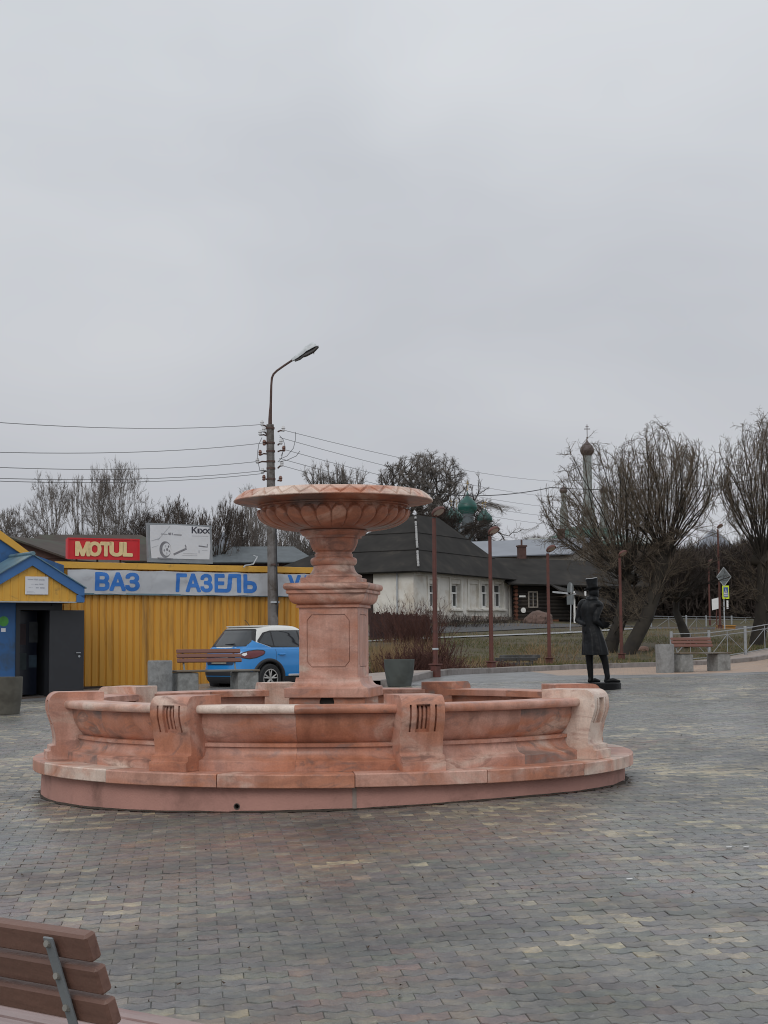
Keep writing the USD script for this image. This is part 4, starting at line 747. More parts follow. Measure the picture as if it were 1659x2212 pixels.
def bench(label, at, rz, slat, seat, L_=1.6, LB=1.25):
    """Local frame: x along, y the way one faces; two concrete blocks carry slats and steel back brackets."""
    t = thing('bench', label, 'bench', at, rz, None)
    for s in (-1, 1):
        part(t, 'concrete_block', bx((.40, .50, .46), (s*(L_/2 - .22), .02, .222), .02), M_granite2, local=True)
        x = s*(LB/2 - .125)
        br = part(t, 'bracket', cat_(tube([(x, -.02, .435), (x, -.22, .44), (x, -.25, .47), (x, -.36, .90 - .02)], .014, 4) if False else bx((.045, .26, .012), (x, -.12, .470), .002), slant_bar(x)), M_bar, local=True)
        for q in range(3):
            y, z = back_at(q); part(br, 'bolt', cyl((x, y - .034, z), (x, y - .050, z + .002), .011, .009, 8), M_bolt, local=True)
    for q in range(3):
        y, z = back_at(q); v, f = bx((LB + (.0, .008, .012)[q], .040, .074), (0, 0, 0), .007); c, s = math.cos(-.24), math.sin(-.24)
        part(t, 'back_slat', (np.c_[v[:, 0], v[:, 1]*.95 + v[:, 2]*-.37 + y, v[:, 2]*.95 + v[:, 1]*.34 + z], f), slat, local=True)
    for q in range(5): part(t, 'seat_slat', bx((L_ + (.0, .01, -.008, .006, .0)[q], .086, .036), (0, -.135 + q*.096, .478), .006), seat, local=True)
    return t
def back_at(q): z = .84 - q*.086; return -.235 - (z - .5)*.38, z
def slant_bar(x):
    v, f = bx((.034, .010, .44), (0, 0, 0), .003); z = .638 + v[:, 2]; y0 = -.235 - (z - .5)*.38 - .036 + v[:, 1]; return np.c_[x + v[:, 0], y0, z], f
# nearest bench, seen from behind in the corner of the picture
e_n, f_n = np.array([.8, -.6]), np.array([.6, .8]); rz_n = math.atan2(-.6, .8)
tipw = P(203, 2013, 4.11); cn = tipw[:2] - e_n*.625 + f_n*.365; zn = tipw[2] - .877
bench('brown slatted bench seen from behind in the near left corner', (cn[0], cn[1], zn), rz_n, M_slat, M_seat)
q = on_ground(463, 29.9); rz_l = rad(203.5); bench('brown slatted bench in front of the blue car, pale wet seat', (q[0], q[1], G(q[0], q[1])), rz_l, M_slatred, M_seat2)
q = on_ground(1512, 41.2); bench('reddish slatted bench before the white railing at the far right', (q[0], q[1], G(q[0], q[1])), rad(205), M_slatred, M_seat2)
def urn(label, px, D, h, r):
    p = on_ground(px, D); t = thing('litter_bin', label, 'litter bin', p, 0)
    part(t, 'shell', lathe([(0, -.1), (r*.96, -.1), (r*.97, .02), (r, h - .03), (r - .012, h), (r - .06, h), (r - .065, h - .25), (0, h - .25)], 32), M_granite, smooth=40, local=True)
    part(t, 'liner', lathe([(0, h - .2), (r - .075, h - .2), (r - .07, h - .012), (r - .08, h - .012), (r - .085, h - .18), (0, h - .19)], 24), M_steel, smooth=40, local=True)
urn('grey concrete cylinder litter bin beside the bench before the shop', 345.5, 29.3, .70, .225)
urn('speckled concrete cylinder litter bin beside the bench at the far right', 1437, 40.6, .72, .235)
def planter(label, px, D, h, rt, rb, m):
    p = on_ground(px, D); t = thing('planter', label, 'planter', p, 0)
    part(t, 'pot', lathe([(0, 0), (rb, 0), (rb + .01, .02), (rb + (rt - rb)*.5 + .02, h*.5), (rt, h - .02), (rt, h), (rt - .05, h), (rt - .06, h - .08), (0, h - .08)], 40), m, smooth=35, local=True)
    part(t, 'soil', lathe([(0, h - .09), (rt - .055, h - .085), (rt - .055, h - .07), (.1, h - .055), (0, h - .05)], 24), M_soil, local=True)
M_pot = mat('pot_grey_green', (.075, .085, .08), .8, .15, 3, .2, 40, dirt=(.05, .055, .05), dscale=2)
M_pot2 = mat('pot_dark', (.085, .08, .065), .75, .2, 3, .2, 40, dirt=(.05, .045, .035), dscale=2)
planter('dark tapered concrete planter at the left edge before the shop door', 10, 26, .60, .29, .235, M_pot2)
planter('grey-green tapered planter right of the fountain pedestal', 862.5, 35, .59, .335, .25, M_pot)

# red-brown lamp posts
M_lamp = mat('lamp_redbrown', (.10, .032, .024), .6, .15, 5, dirt=(.065, .028, .022), dscale=6); M_lampglass = mat('lamp_glass', (.3, .24, .19), .3, .1, 5)
def lamp_post(label, px, py_top, py_base, D, collar=False):
    b = P(px, py_base, D); b[2] = min(b[2], G(b[0], b[1]) + .2) if False else b[2]; top = P(px, py_top, D)[2]; H = top - b[2]
    t = thing('lamp_post', label, 'lamp post', b, rad(-42))
    part(t, 'post', tube([(0, 0, -.3), (0, 0, .3), (0, 0, H*.5), (0, 0, H - .08)], [.065, .065, .055, .05], 10), M_lamp, smooth=40, local=True)
    part(t, 'base', cat_(bx((.19, .19, .34), (0, 0, .10), .02), bx((.25, .25, .03), (0, 0, .28), .01)), M_lamp, local=True)
    if collar: part(t, 'collar', lathe([(.067, .62), (.075, .63), (.075, .66), (.067, .67)], 12), M_zinc, local=True)
    part(t, 'neck', tube([(0, 0, H - .14), (.0, 0, H - .05), (.03, 0, H - .01), (.08, 0, H + .015)], .04, 8), M_lamp, smooth=40, local=True)
    # head: a round tilted dish leaning out over the square
    th_ = rad(34); c, s = math.cos(th_), math.sin(th_); off = np.array([.15, 0, H + .05])
    def lean(m): v, f = m; return np.c_[v[:, 0]*c - v[:, 2]*s, v[:, 1], v[:, 0]*s + v[:, 2]*c] + off, f
    part(t, 'head', lean(lathe([(0, .0), (.16, 0), (.175, -.012), (.18, .01), (.168, .05), (.12, .09), (.05, .11), (0, .115)], 28)), M_lamp, smooth=35, local=True)
    part(t, 'lens', lean(lathe([(0, -.014), (.135, -.012), (.145, -.002), (0, -.001)], 24)), M_lampglass, local=True)
lamp_post('red-brown lamp post nearest the planter with a pale collar', 941, 1112, 1461, 38, True)
lamp_post('red-brown lamp post in front of the white house facade', 1062, 1152, 1451, 44.5)
lamp_post('red-brown lamp post in front of the dark log house', 1187, 1190, 1440, 52.6)
lamp_post('red-brown lamp post between the two leaning willow trunks', 1343, 1200, 1429, 58)
lamp_post('distant red-brown lamp post beside the crossing sign', 1556, 1140, 1362, 85)
lamp_post('slim distant red-brown lamp post behind the back railing', 1534, 1215, 1364, 98)

# railings with crossed bars
M_rail = mat('railing_white', (.27, .285, .30), .5, .1, 5, dirt=(.16, .16, .16), dscale=5)
def railing(label, pts, H, npost_extra=0):
    t = thing('railing', label, 'railing', pts[0])
    for k, p in enumerate(pts):
        part(t, 'post', bx((.095, .095, H + .15), (p[0], p[1], p[2] + H/2 - .05), .012), M_rail)
    for a, b in zip(pts[:-1], pts[1:]):
        a, b = np.array(a), np.array(b)
        for h, r in ((H - .06, .018), (H - .2, .014), (.1, .016)): part(t, 'rail', cyl(a + [0, 0, h], b + [0, 0, h], r, n=6), M_rail)
        m = (a + b)/2
        part(t, 'middle_bar', cyl(m + [0, 0, .1], m + [0, 0, H - .06], .014, n=6), M_rail)
        for h0, p, q in ((0, a, m), (0, m, b)):
            for z0, z1 in ((.1, H - .2), (H - .2, .1)):
                if (p is a) == (z0 < z1): part(t, 'diagonal', cyl(p + [0, 0, z0], q + [0, 0, z1], .011, n=5), M_rail)
    return t
def gp(px, D, dz=0.1): p = on_ground(px, D); return p + [0, 0, dz]
railing('nearer white metal railing with crossed bars, right of the far bench', [gp(1451.6, 55.5), gp(1533, 57), gp(1611.7, 58.5), gp(1695, 60), gp(1780, 61.5)], 1.04)
railing('further white metal railing with crossed bars, across the road', [P(x, y, D) for x, y, D in ((1407, 1366, 93), (1483, 1366, 95), (1526, 1366, 97), (1581, 1366, 99), (1640, 1367, 101), (1700, 1368, 103))], 1.0)

# pedestrian crossing sign, other signs
M_fluo = mat('sign_fluorescent', (.62, .75, .03), .4, .05, 5); M_sblue = mat('sign_blue', (.03, .09, .3), .4, .1, 5); M_signw = mat('sign_white', (.7, .7, .7), .4, .05, 5); M_signg = mat('sign_back_grey', (.13, .145, .15), .5, .1, 5)
def sp(px, py, D=84): return P(px, py, D)
b = sp(1566, 1364); sg = thing('crossing_sign', 'yellow-green bordered blue pedestrian crossing sign on grey post', 'road sign', b)
part(sg, 'post', cyl(b + [0, .06, -.4], [b[0], b[1] + .06, sp(1566, 1236)[2]], .035, n=8), M_zinc)
def face(px0, px1, py0, py1, dy, D=84): a, c = sp(px0, py1, D), sp(px1, py0, D); return bx((c[0] - a[0], .012, c[2] - a[2]), ((a[0] + c[0])/2, D + dy, (a[2] + c[2])/2), .003)
bd = part(sg, 'border', face(1560.5, 1574.5, 1265, 1294, 0), M_fluo); part(bd, 'blue_panel', face(1563, 1572.5, 1268.5, 1290, -.012), M_sblue)
def spoly(pts, dy, m, par, name, D=84):
    q = np.array([sp(x, y, D) for x, y in pts]); part(par, name, extrude_xz(Polygon(q[:, [0, 2]]), .006, (0, D + dy, 0)), m)
spoly([(1567.7, 1271), (1571.7, 1283), (1563.7, 1283)], -.02, M_signw, bd, 'white_triangle')
spoly([(1567.2, 1273.5), (1568.4, 1273.5), (1568.6, 1277), (1569.8, 1281.5), (1568.9, 1281.5), (1567.8, 1278.6), (1566.8, 1281.5), (1565.9, 1281.5), (1567, 1277)], -.028, M_inkd, bd, 'walking_figure')
for x in (1564.3, 1566.4, 1568.5, 1570.6): spoly([(x, 1284.2), (x + 1.1, 1284.2), (x + 1.3, 1288), (x - .2, 1288)], -.02, M_signw, bd, 'zebra_bar')
dm = part(sg, 'diamond', extrude_xz(Polygon([(0, -.52), (.4, 0), (0, .52), (-.4, 0)]), .012, sp(1563.5, 1246) + [0, .0, 0]), M_signg); part(dm, 'rim', extrude_xz(Polygon([(0, -.52), (.4, 0), (0, .52), (-.4, 0)]).difference(Polygon([(0, -.47), (.36, 0), (0, .47), (-.36, 0)])), .012, sp(1563.5, 1246) + [0, -.013, 0]), M_zinc)
part(sg, 'small_plate', face(1570, 1573.5, 1297, 1315, .03), M_signw)
b = sp(1548, 1368, 90); bs = thing('notice_board', 'small white tilted notice on a thin post beside the crossing sign', 'notice', b); part(bs, 'post', cyl(b, sp(1548, 1300, 90), .03, n=6), M_lamp); v, f = bx((.5, .015, .62), (0, 0, 0), .003); part(bs, 'board', (np.c_[v[:, 0], v[:, 1], v[:, 2] + v[:, 0]*.25] + sp(1547, 1304, 90) + [0, -.05, 0], f), M_signw)
a = sp(1569, 1366, 86); ob = thing('grit_box', 'ochre yellow grit box beside the crossing sign post', 'box', a); c0 = sp(1551.5, 1368, 86); c1 = sp(1586, 1350, 86)
part(ob, 'box', bx((c1[0] - c0[0], .7, c1[2] - c0[2] - .1), ((c0[0] + c1[0])/2, 86, (c0[2] + c1[2])/2 - .05), .03), mat('ochre_box', (.33, .15, .02), .6, .1, 3)); part(ob, 'lid', bx((c1[0] - c0[0] + .06, .78, .08), ((c0[0] + c1[0])/2, 86, c1[2] - .05), .02), mat('ochre_lid', (.38, .18, .03), .55, .1, 3))
b = P(1232, 1362, 78); rs = thing('road_sign', 'two grey road signs seen edge-on on a thin post left of the statue', 'road sign', b); part(rs, 'post', cyl(b, P(1234, 1260, 78), .03, n=6), M_zinc)
v, f = cyl((0, -.01, 0), (0, .01, 0), .3, n=20); part(rs, 'oval_plate', (v*[.55, 1, 1.1] + P(1232, 1272, 78), f), M_signg); part(rs, 'lower_plate', bx((.34, .015, .5), tuple(P(1232, 1295, 77.98)), .003), M_signg); v, f = bx((1.15, .02, .09), (0, 0, 0)); part(rs, 'arm', (np.c_[v[:, 0], v[:, 1], v[:, 2] - v[:, 0]*.1] + P(1219, 1281, 78), f), M_zinc)

# low dark plank steps in the grass
M_dplank = mat('plank_black', (.035, .034, .033), .6, .3, 2, .3, 30, dirt=(.1, .1, .1), dscale=2)
def plank_steps():
    a = gp(1122, 51, 0); t = thing('plank_steps', 'low dark plank steps in the grass behind the kerb', 'steps', a)
    for k, (x0, x1, y, D, th) in enumerate([(1078, 1150, 1436, 50.6, .12), (1070, 1160, 1424, 51.6, .1), (1080, 1166, 1418, 52.2, .1)]):
        A, B = P(x0, y, D), P(x1, y, D); part(t, 'plank', bx((B[0] - A[0], .45, th), ((A[0] + B[0])/2, D, (A[2] + B[2])/2), .01), M_dplank)
    for x, y in ((1085, 1437), (1148, 1437), (1120, 1430)): A = P(x, y, 51.4); part(t, 'support', bx((.1, .3, .5), (A[0], 51.4, A[2] - .1), .01), M_dplank)
plank_steps()
# field boulder in front of the log house, small stone in the grass
def boulder(label, px, py, D, size, m, seed):
    s = trimesh.creation.icosphere(4, 1.0); v = np.array(s.vertices); n_ = meshkit.fbm(v*1.6 + seed, 4, seed) - .5; v = v*(1 + n_[:, None]*.5)*np.array(size); solid('boulder', label, 'boulder', (v + P(px, py, D), s.faces), m, smooth=True)
boulder('large smooth brown field boulder in front of the log house porch', 1162, 1345, 88, (.85, .75, .62), mat('boulder_brown', (.12, .075, .06), .8, .3, 2, .4, 10), 3)
boulder('small reddish stone lying in the grass left of the far bin', 1390, 1404, 63, (.22, .2, .16), mat('stone_pink', (.3, .19, .15), .8, .2, 6), 5)

# ---------------------------------------------------------------- the bronze statue
DS = 28.5
sc = DS/3450*1.0; base_px = (1315, 1478)
def SP(zx, zy, dy=0.0):
    """A point of the statue from the enlarged view (4.423 px per photo px)."""
    return P((2230 + zx/4.423)*.5443, (2260 + zy/4.423)*.5443, DS + dy)
st_base = SP(640, 1985); st_g = G(st_base[0], st_base[1])
statue = thing('statue', 'dark bronze statue of a man in top hat and frock coat, hand at waist', 'statue', (st_base[0], DS, st_g))
M_bronze = mat('bronze_dark', (.004, .0042, .0048), .45, .35, 5, .5, 24, spec=.2, dirt=(.016, .018, .021), dscale=3, dlo=.5, dhi=.7)
M_bronze2 = mat('bronze_coat', (.004, .0046, .0056), .44, .35, 5, 1.0, 16, spec=.22, dirt=(.018, .021, .025), dscale=3, dlo=.5, dhi=.75)
def ball(p, r, n=3): s = trimesh.creation.icosphere(n, r); return np.array(s.vertices) + p, np.array(s.faces)
def hullchain(js):
    ms = []
    for (p, r), (q, s) in zip(js[:-1], js[1:]): ms.append(m3.Manifold.batch_hull([m3.Manifold.sphere(r, 20).translate(tuple(p)), m3.Manifold.sphere(s, 20).translate(tuple(q))]))
    return ms
def smooth_body(mans, edge=.02, it=14):
    m = m3.Manifold.batch_boolean(mans, m3.OpType.Add).refine_to_length(edge); q = m.to_mesh(); t = trimesh.Trimesh(np.array(q.vert_properties[:, :3], float), np.array(q.tri_verts), process=True)
    t.merge_vertices(); return trimesh.smoothing.filter_taubin(t, lamb=.5, nu=.53, iterations=it)
u1 = 1/983.0
hx_ = SP(555, 400, 0)   # head centre
face_d = np.array([.80, .60, 0]); side_d = np.array([.6, -.8, 0])        # looks right and away; side_d = his right, towards the camera
mans = []
mans += hullchain([(SP(550, 350), .088), (SP(556, 400), .095)]) + hullchain([(SP(556, 400), .09), (SP(585, 455) + face_d*.012, .058)])       # skull, jaw
mans += [m3.Manifold.sphere(.018, 12).translate(tuple(SP(556, 405) + face_d*.105)), m3.Manifold.sphere(.014, 12).translate(tuple(SP(556, 390) + face_d*.096)), m3.Manifold.sphere(.016, 12).translate(tuple(SP(556, 440) + face_d*.088)), m3.Manifold.sphere(.02, 12).translate(tuple(SP(556, 470) + face_d*.075))]   # nose, brow, lips, chin
mans += [m3.Manifold.sphere(.024, 12).scale((.5, .5, 1.2)).translate(tuple(SP(550, 405) + side_d*s*.092)) for s in (-1, 1)]
mans += hullchain([(SP(545, 440), .06), (SP(520, 540), .075)])                                   # neck
chest = SP(480, 680); hips = SP(505, 1080)
mans += hullchain([(SP(505, 590), .1), (chest, .155), (SP(490, 880), .14), (hips, .15)])
for s, knee, ank, toe in ((-1, SP(485, 1600, .06), SP(508, 1910, .06), None), (1, SP(755, 1600, -.06), SP(800, 1880, -.06), None)):
    hp_ = SP(470 if s < 0 else 620, 1180, .06 if s < 0 else -.06); fd = face_d if s < 0 else np.array([.97, -.25, 0])
    mans += hullchain([(hips, .13), (hp_, .105), (knee, .064), (ank, .046), (ank + [0, 0, -.03], .042)])
    zf = SP(640, 1985)[2]; heel = np.array([ank[0], ank[1], zf + .03]) - fd*.03; mans += hullchain([(ank, .045), (heel, .034)]) + hullchain([(heel, .032), (heel + fd*.13 + [0, 0, .01], .04), (heel + fd*.235 - [0, 0, .008], .022)])
# right forearm and hand across the waist; left hand behind
rs_, re_, rh = SP(610, 640) + side_d*.06, SP(590, 900, -.16), SP(745, 1000, -.05)
for (p, r) in [((0, 0, 0), 0)]: pass
mans += hullchain([(rh - face_d*.03, .03), (rh + face_d*.03, .034)])
for k in range(4):
    b0 = rh + face_d*.04 + np.array([0, 0, .03 - k*.018]) + side_d*.01; mans += hullchain([(b0, .011), (b0 + face_d*.045, .0095), (b0 + face_d*.06 - side_d*.035, .008)])
mans += hullchain([(rh + face_d*.0 + [0, 0, .03], .012), (rh + face_d*.045 + [0, 0, .055], .009)])
fig = smooth_body(mans, .022, 10)
part(statue, 'figure', fig, M_bronze, smooth=True)
# frock coat: torso shell flaring into skirts, sleeves, lapel collar
def ring_at(c, a, b, ang): return c, a, b, ang
rows = []
fa = math.atan2(face_d[1], face_d[0])
spec = [(505, 545, .10, .085), (490, 575, .17, .10), (478, 620, .205, .125), (478, 700, .205, .14), (485, 800, .185, .14), (495, 900, .165, .138), (503, 990, .162, .138), (520, 1060, .178, .158), (545, 1160, .192, .175), (566, 1280, .208, .20), (582, 1400, .222, .222), (592, 1497, .228, .232), (592, 1500, .21, .212), (590, 1440, .20, .2)]
nr = 72; t = np.arange(nr)*2*PI/nr; V = []
for k, (zx, zy, a, b) in enumerate(spec):
    c = SP(zx, zy); fold = 1 + np.where(zy > 1000, .075*math.sin((zy - 1000)/500*1.4), 0)*np.sin(t*9 + .6*np.sin(t*3)) + .012*np.sin(t*5 + zy*.01)
    vent = 1 - .05*np.exp(-((t - PI)/.12)**2)*(zy > 950)
    sk = np.where(zy > 1000, (zy - 1000)/500*.04, 0)
    V.append(c + np.outer(b*np.cos(t)*fold*vent, face_d) + np.outer(a*np.sin(t)*fold, -side_d) + np.array([0, 0, 0]) + np.outer(np.cos(t)*0 + np.cos(t)*sk*.5, [0, 0, -.0]))
V = np.vstack(V); Ff = grid_faces(len(spec), nr)
coat = part(statue, 'coat', (V, Ff[:, ::-1]), M_bronze2, smooth=60)
ls_, le_, lh_ = SP(360, 620, .06), SP(285, 890, .12), SP(400, 960, -.08)
sl = smooth_body(hullchain([(SP(610, 610, -.1), .082), (rs_, .085), (SP(605, 780, -.14), .072), (re_, .06)]) + hullchain([(re_, .06), (SP(680, 960, -.13), .05), (rh - face_d*.04, .047)]), .02, 8); part(coat, 'sleeve', sl, M_bronze2, smooth=True)
sl = smooth_body(hullchain([(SP(385, 600, .05), .085), (ls_, .082), (SP(318, 760, .1), .07), (le_, .06)]) + hullchain([(le_, .058), (SP(345, 930, .0), .05), (lh_, .045)]), .02, 8); part(coat, 'sleeve', sl, M_bronze2, smooth=True)
v, f = lathe([(.075, 0), (.105, -.005), (.115, .02), (.098, .065), (.08, .075), (.074, .06)], 28); part(coat, 'collar', (v*[1, 1, 1.0] + SP(528, 545), f), M_bronze2, smooth=40)
v, f = bx((.02, .17, .17), (0, 0, 0), .008)
# broad cape-like lapel over the shoulders
v, f = lathe([(.09, .05), (.19, -.01), (.205, -.05), (.20, -.055), (.18, -.02), (.088, .04)], 40); v = v*[1, 1, 1]; w = np.outer(v[:, 0]*.62, face_d) + np.outer(v[:, 1]*1.05, side_d) + np.outer(v[:, 2], [0, 0, 1.0]); part(coat, 'lapel', (w + SP(515, 568), f), M_bronze2, smooth=40)
# top hat, tipped slightly
hp0 = SP(540, 345); tilt = np.array([-.10, 0, 1.0]); tilt /= np.linalg.norm(tilt); ax1 = np.cross([0, 1.0, 0], tilt); ax1 /= np.linalg.norm(ax1); ax2 = np.cross(tilt, ax1)
def tilted(m, p): v, f = m; return np.outer(v[:, 0], ax1) + np.outer(v[:, 1], ax2) + np.outer(v[:, 2], tilt) + p, f
v, f = lathe([(0, -.02), (.09, -.02), (.10, -.012), (.135, -.012), (.152, .004), (.155, .016), (.148, .018), (.13, .004), (.101, .006), (.097, .03), (.095, .09), (.104, .15), (.113, .178), (.113, .186), (.107, .189), (0, .187)], 40)
rr_ = np.hypot(v[:, 0], v[:, 1]); side_up = np.where(rr_ > .12, (np.abs(v[:, 1])/.15)**2*.022*(v[:, 2] < .05), 0); v[:, 2] += side_up
hat = part(statue, 'top_hat', tilted((v, f), hp0), M_bronze, smooth=35)
part(hat, 'snow_dusting', tilted(lathe([(0, .188), (.105, .190), (.098, .195), (0, .198)], 32), hp0), mat('gleam_pale', (.55, .56, .57), .5, .1, 20)); part(hat, 'hat_band', tilted(lathe([(.098, .008), (.1015, .01), (.1005, .05), (.097, .052)], 32), hp0), M_bronze2, smooth=35)  # pale disc paints in the bright sky reflection on the flat hat top
# bowl-shaped second hat held against the waist
v, f = lathe([(0, -.075), (.06, -.07), (.085, -.03), (.088, .0), (.10, .004), (.10, .012), (.08, .012), (0, .01)], 28); ang = rad(70); R2 = np.c_[v[:, 0]*.9 + v[:, 2]*.5, v[:, 1], v[:, 2]*.9 - v[:, 0]*.5]
part(statue, 'held_bundle', (R2*[1.15, 1.0, 1.25] + SP(748, 925, -.10), f), M_bronze, smooth=40)
zt_ = SP(640, 1985)[2]; part(statue, 'base_disc', lathe([(0, st_g - zt_ - .05), (.40, st_g - zt_ - .05), (.40, -.012), (.39, 0), (0, 0)], 64, (st_base[0], DS, zt_)), M_bronze, smooth=35)
# ---------------------------------------------------------------- the blue car
CA = rad(46); cfw = np.array([math.cos(CA), math.sin(CA)]); clf = np.array([-math.sin(CA), math.cos(CA)])
cr = P(525, 1400, 36.3)[:2]; c0 = cr + clf*.86; cgz = P(583, 1466, 36.9)[2] - .345
car = thing('parked_car', 'bright blue small crossover car with white roof parked before the yellow shop', 'car', (c0[0], c0[1], cgz), CA)
def outl(u, xr, xf, w, n=4.2, nf=3.0):
    """Plan outline at parameter u (0 = rear centre, right side first)."""
    a = u*2*PI + PI; c, s = np.cos(a), np.sin(a); xc = (xr + xf)/2; hx = (xf - xr)/2; nn = np.where(c < 0, n, nf)
    return xc + hx*np.sign(c)*np.abs(c)**(2/nn), w*np.sign(s)*np.abs(s)**(2/nn)
zb_ = [.20, .26, .34, .50, .66, .80, .92, 1.00, 1.06]
RX = PchipInterpolator(zb_, [.20, .10, .03, .0, .02, .03, .05, .10, .16]); FX = PchipInterpolator(zb_, [4.1, 4.22, 4.30, 4.33, 4.30, 4.24, 4.12, 3.75, 3.25]); WX = PchipInterpolator(zb_, [.80, .84, .865, .885, .89, .875, .868, .845, .815])
zg_ = [1.02, 1.10, 1.22, 1.34, 1.45, 1.53, 1.57, 1.585]
RG = PchipInterpolator(zg_, [.14, .19, .29, .40, .50, .62, .80, 1.3]); FG = PchipInterpolator(zg_, [3.30, 3.10, 2.82, 2.54, 2.30, 2.10, 1.95, 1.7]); WG = PchipInterpolator(zg_, [.815, .79, .745, .70, .655, .60, .52, .3])
NU = 120; us = np.arange(NU)/NU
def loft(zs, R, Fx, Wx, n, nf):
    V = []
    for z in zs: x, y = outl(us, float(R(z)), float(Fx(z)), float(Wx(z)), n, nf); V.append(np.c_[x, y, np.full(NU, z)])
    m = len(zs); V = np.vstack(V + [[[2.0, 0, zs[0]]], [[2.0, 0, zs[-1]]]]); i = np.arange(NU); j = (i + 1) % NU
    return V, np.vstack([grid_faces(m, NU), np.c_[np.full(NU, m*NU), j, i], np.c_[np.full(NU, m*NU + 1), (m - 1)*NU + i, (m - 1)*NU + j]])
M_carblue = mat('car_blue', (.010, .20, .53), .28, .03, 2, coat=.6); M_carwhite = mat('car_white', (.64, .64, .62), .3, .03, 2, coat=.5)
M_carblack = mat('car_plastic', (.018, .018, .02), .6, .1, 20); M_glass = mat('car_glass', (.012, .015, .018), .05, .05, 3, spec=.8); M_tyre = mat('tyre', (.014, .014, .015), .8, .1, 20)
M_alloy = mat('alloy', (.45, .44, .42), .35, .1, 8, metal=.6); M_tail = mat('tail_red', (.11, .006, .01), .12, .1, 3, coat=.8); M_tailw = mat('tail_white', (.75, .75, .75), .15, .05, 3); M_chrome = mat('chrome', (.6, .6, .6), .15, .02, 3, metal=.9)
lower = to_man(loft(np.linspace(.24, 1.06, 22), RX, FX, WX, 4.2, 3.4))
if lower.volume() < 0: lower = to_man((lambda m: (m[0], m[1][:, ::-1]))(loft(np.linspace(.24, 1.06, 22), RX, FX, WX, 4.2, 3.4)))
WB0, WB1, WR = .82, 3.42, .345
for x in (WB0, WB1): lower = lower - to_man(cyl((x, -1.2, .345), (x, 1.2, .345), .40, n=40))
blue = lower ^ to_man(bx((6, 3, 2), (2, 0, 1.40))); skirt = lower ^ to_man(bx((6, 3, .4 - .0), (2, 0, .196)))
body_p = part(car, 'body', blue, M_carblue, smooth=28, local=True)
part(car, 'lower_cladding', skirt, M_carblack, smooth=28, local=True)
cabin = loft(np.linspace(1.03, 1.585, 20), RG, FG, WG, 4.0, 3.2); part(car, 'roof', cabin, M_carwhite, smooth=35, local=True)
part(car, 'wheel_well', bx((3.6, 1.3, .5), (2.1, 0, .55)), M_carblack, local=True)
def side_pt(x, z, sgn, R, Fx, Wx, n, nf, off):
    xc = (R(z) + Fx(z))/2; hx = (Fx(z) - R(z))/2; q = np.clip((x - xc)/hx, -1, 1); nn = np.where(q < 0, n, nf); y = Wx(z)*np.clip(1 - np.abs(q)**nn, 0, 1)**(1/nn); return np.c_[x, sgn*(y + off), z]
def rear_pt(y, z, R, Fx, Wx, n, off):
    xc = (R(z) + Fx(z))/2; hx = (Fx(z) - R(z))/2; q = np.clip(np.abs(y)/Wx(z), 0, 1); return np.c_[xc - hx*np.clip(1 - q**n, 0, 1)**(1/n) - off, y, z]
def perim_pt(s_, z, sg, off):
    o = []
    for a, b in zip(np.atleast_1d(s_), np.atleast_1d(z)):
        x, y = outl(np.linspace(0, .25, 160)*1.0, float(RX(b)), float(FX(b)), float(WX(b)), 4.2, 3.4); l = np.r_[0, np.cumsum(np.hypot(np.diff(x), np.diff(y)))]; xx_, yy_ = np.interp(a, l, x), abs(np.interp(a, l, np.abs(y)))
        xn, yn = np.interp(a + .01, l, x) - xx_, np.interp(a + .01, l, np.abs(y)) - yy_; q = math.hypot(xn, yn) + 1e-9; o.append((xx_ - yn/q*off, sg*(yy_ + xn/q*off), b))
    return np.array(o)
def patch(poly, fn, size=.05, flip=False):
    v, f = tri_poly(Polygon(poly).buffer(.02).buffer(-.02) if False else Polygon(poly), size); P3 = fn(v[:, 0], v[:, 1]); return P3, (f[:, ::-1] if flip else f)
GS = (RG, FG, WG, 4.0, 3.2); BS = (RX, FX, WX, 4.2, 3.4)
def rnd(poly, r=.03): return list(Polygon(poly).buffer(-r).buffer(r, 6).exterior.coords)[:-1]
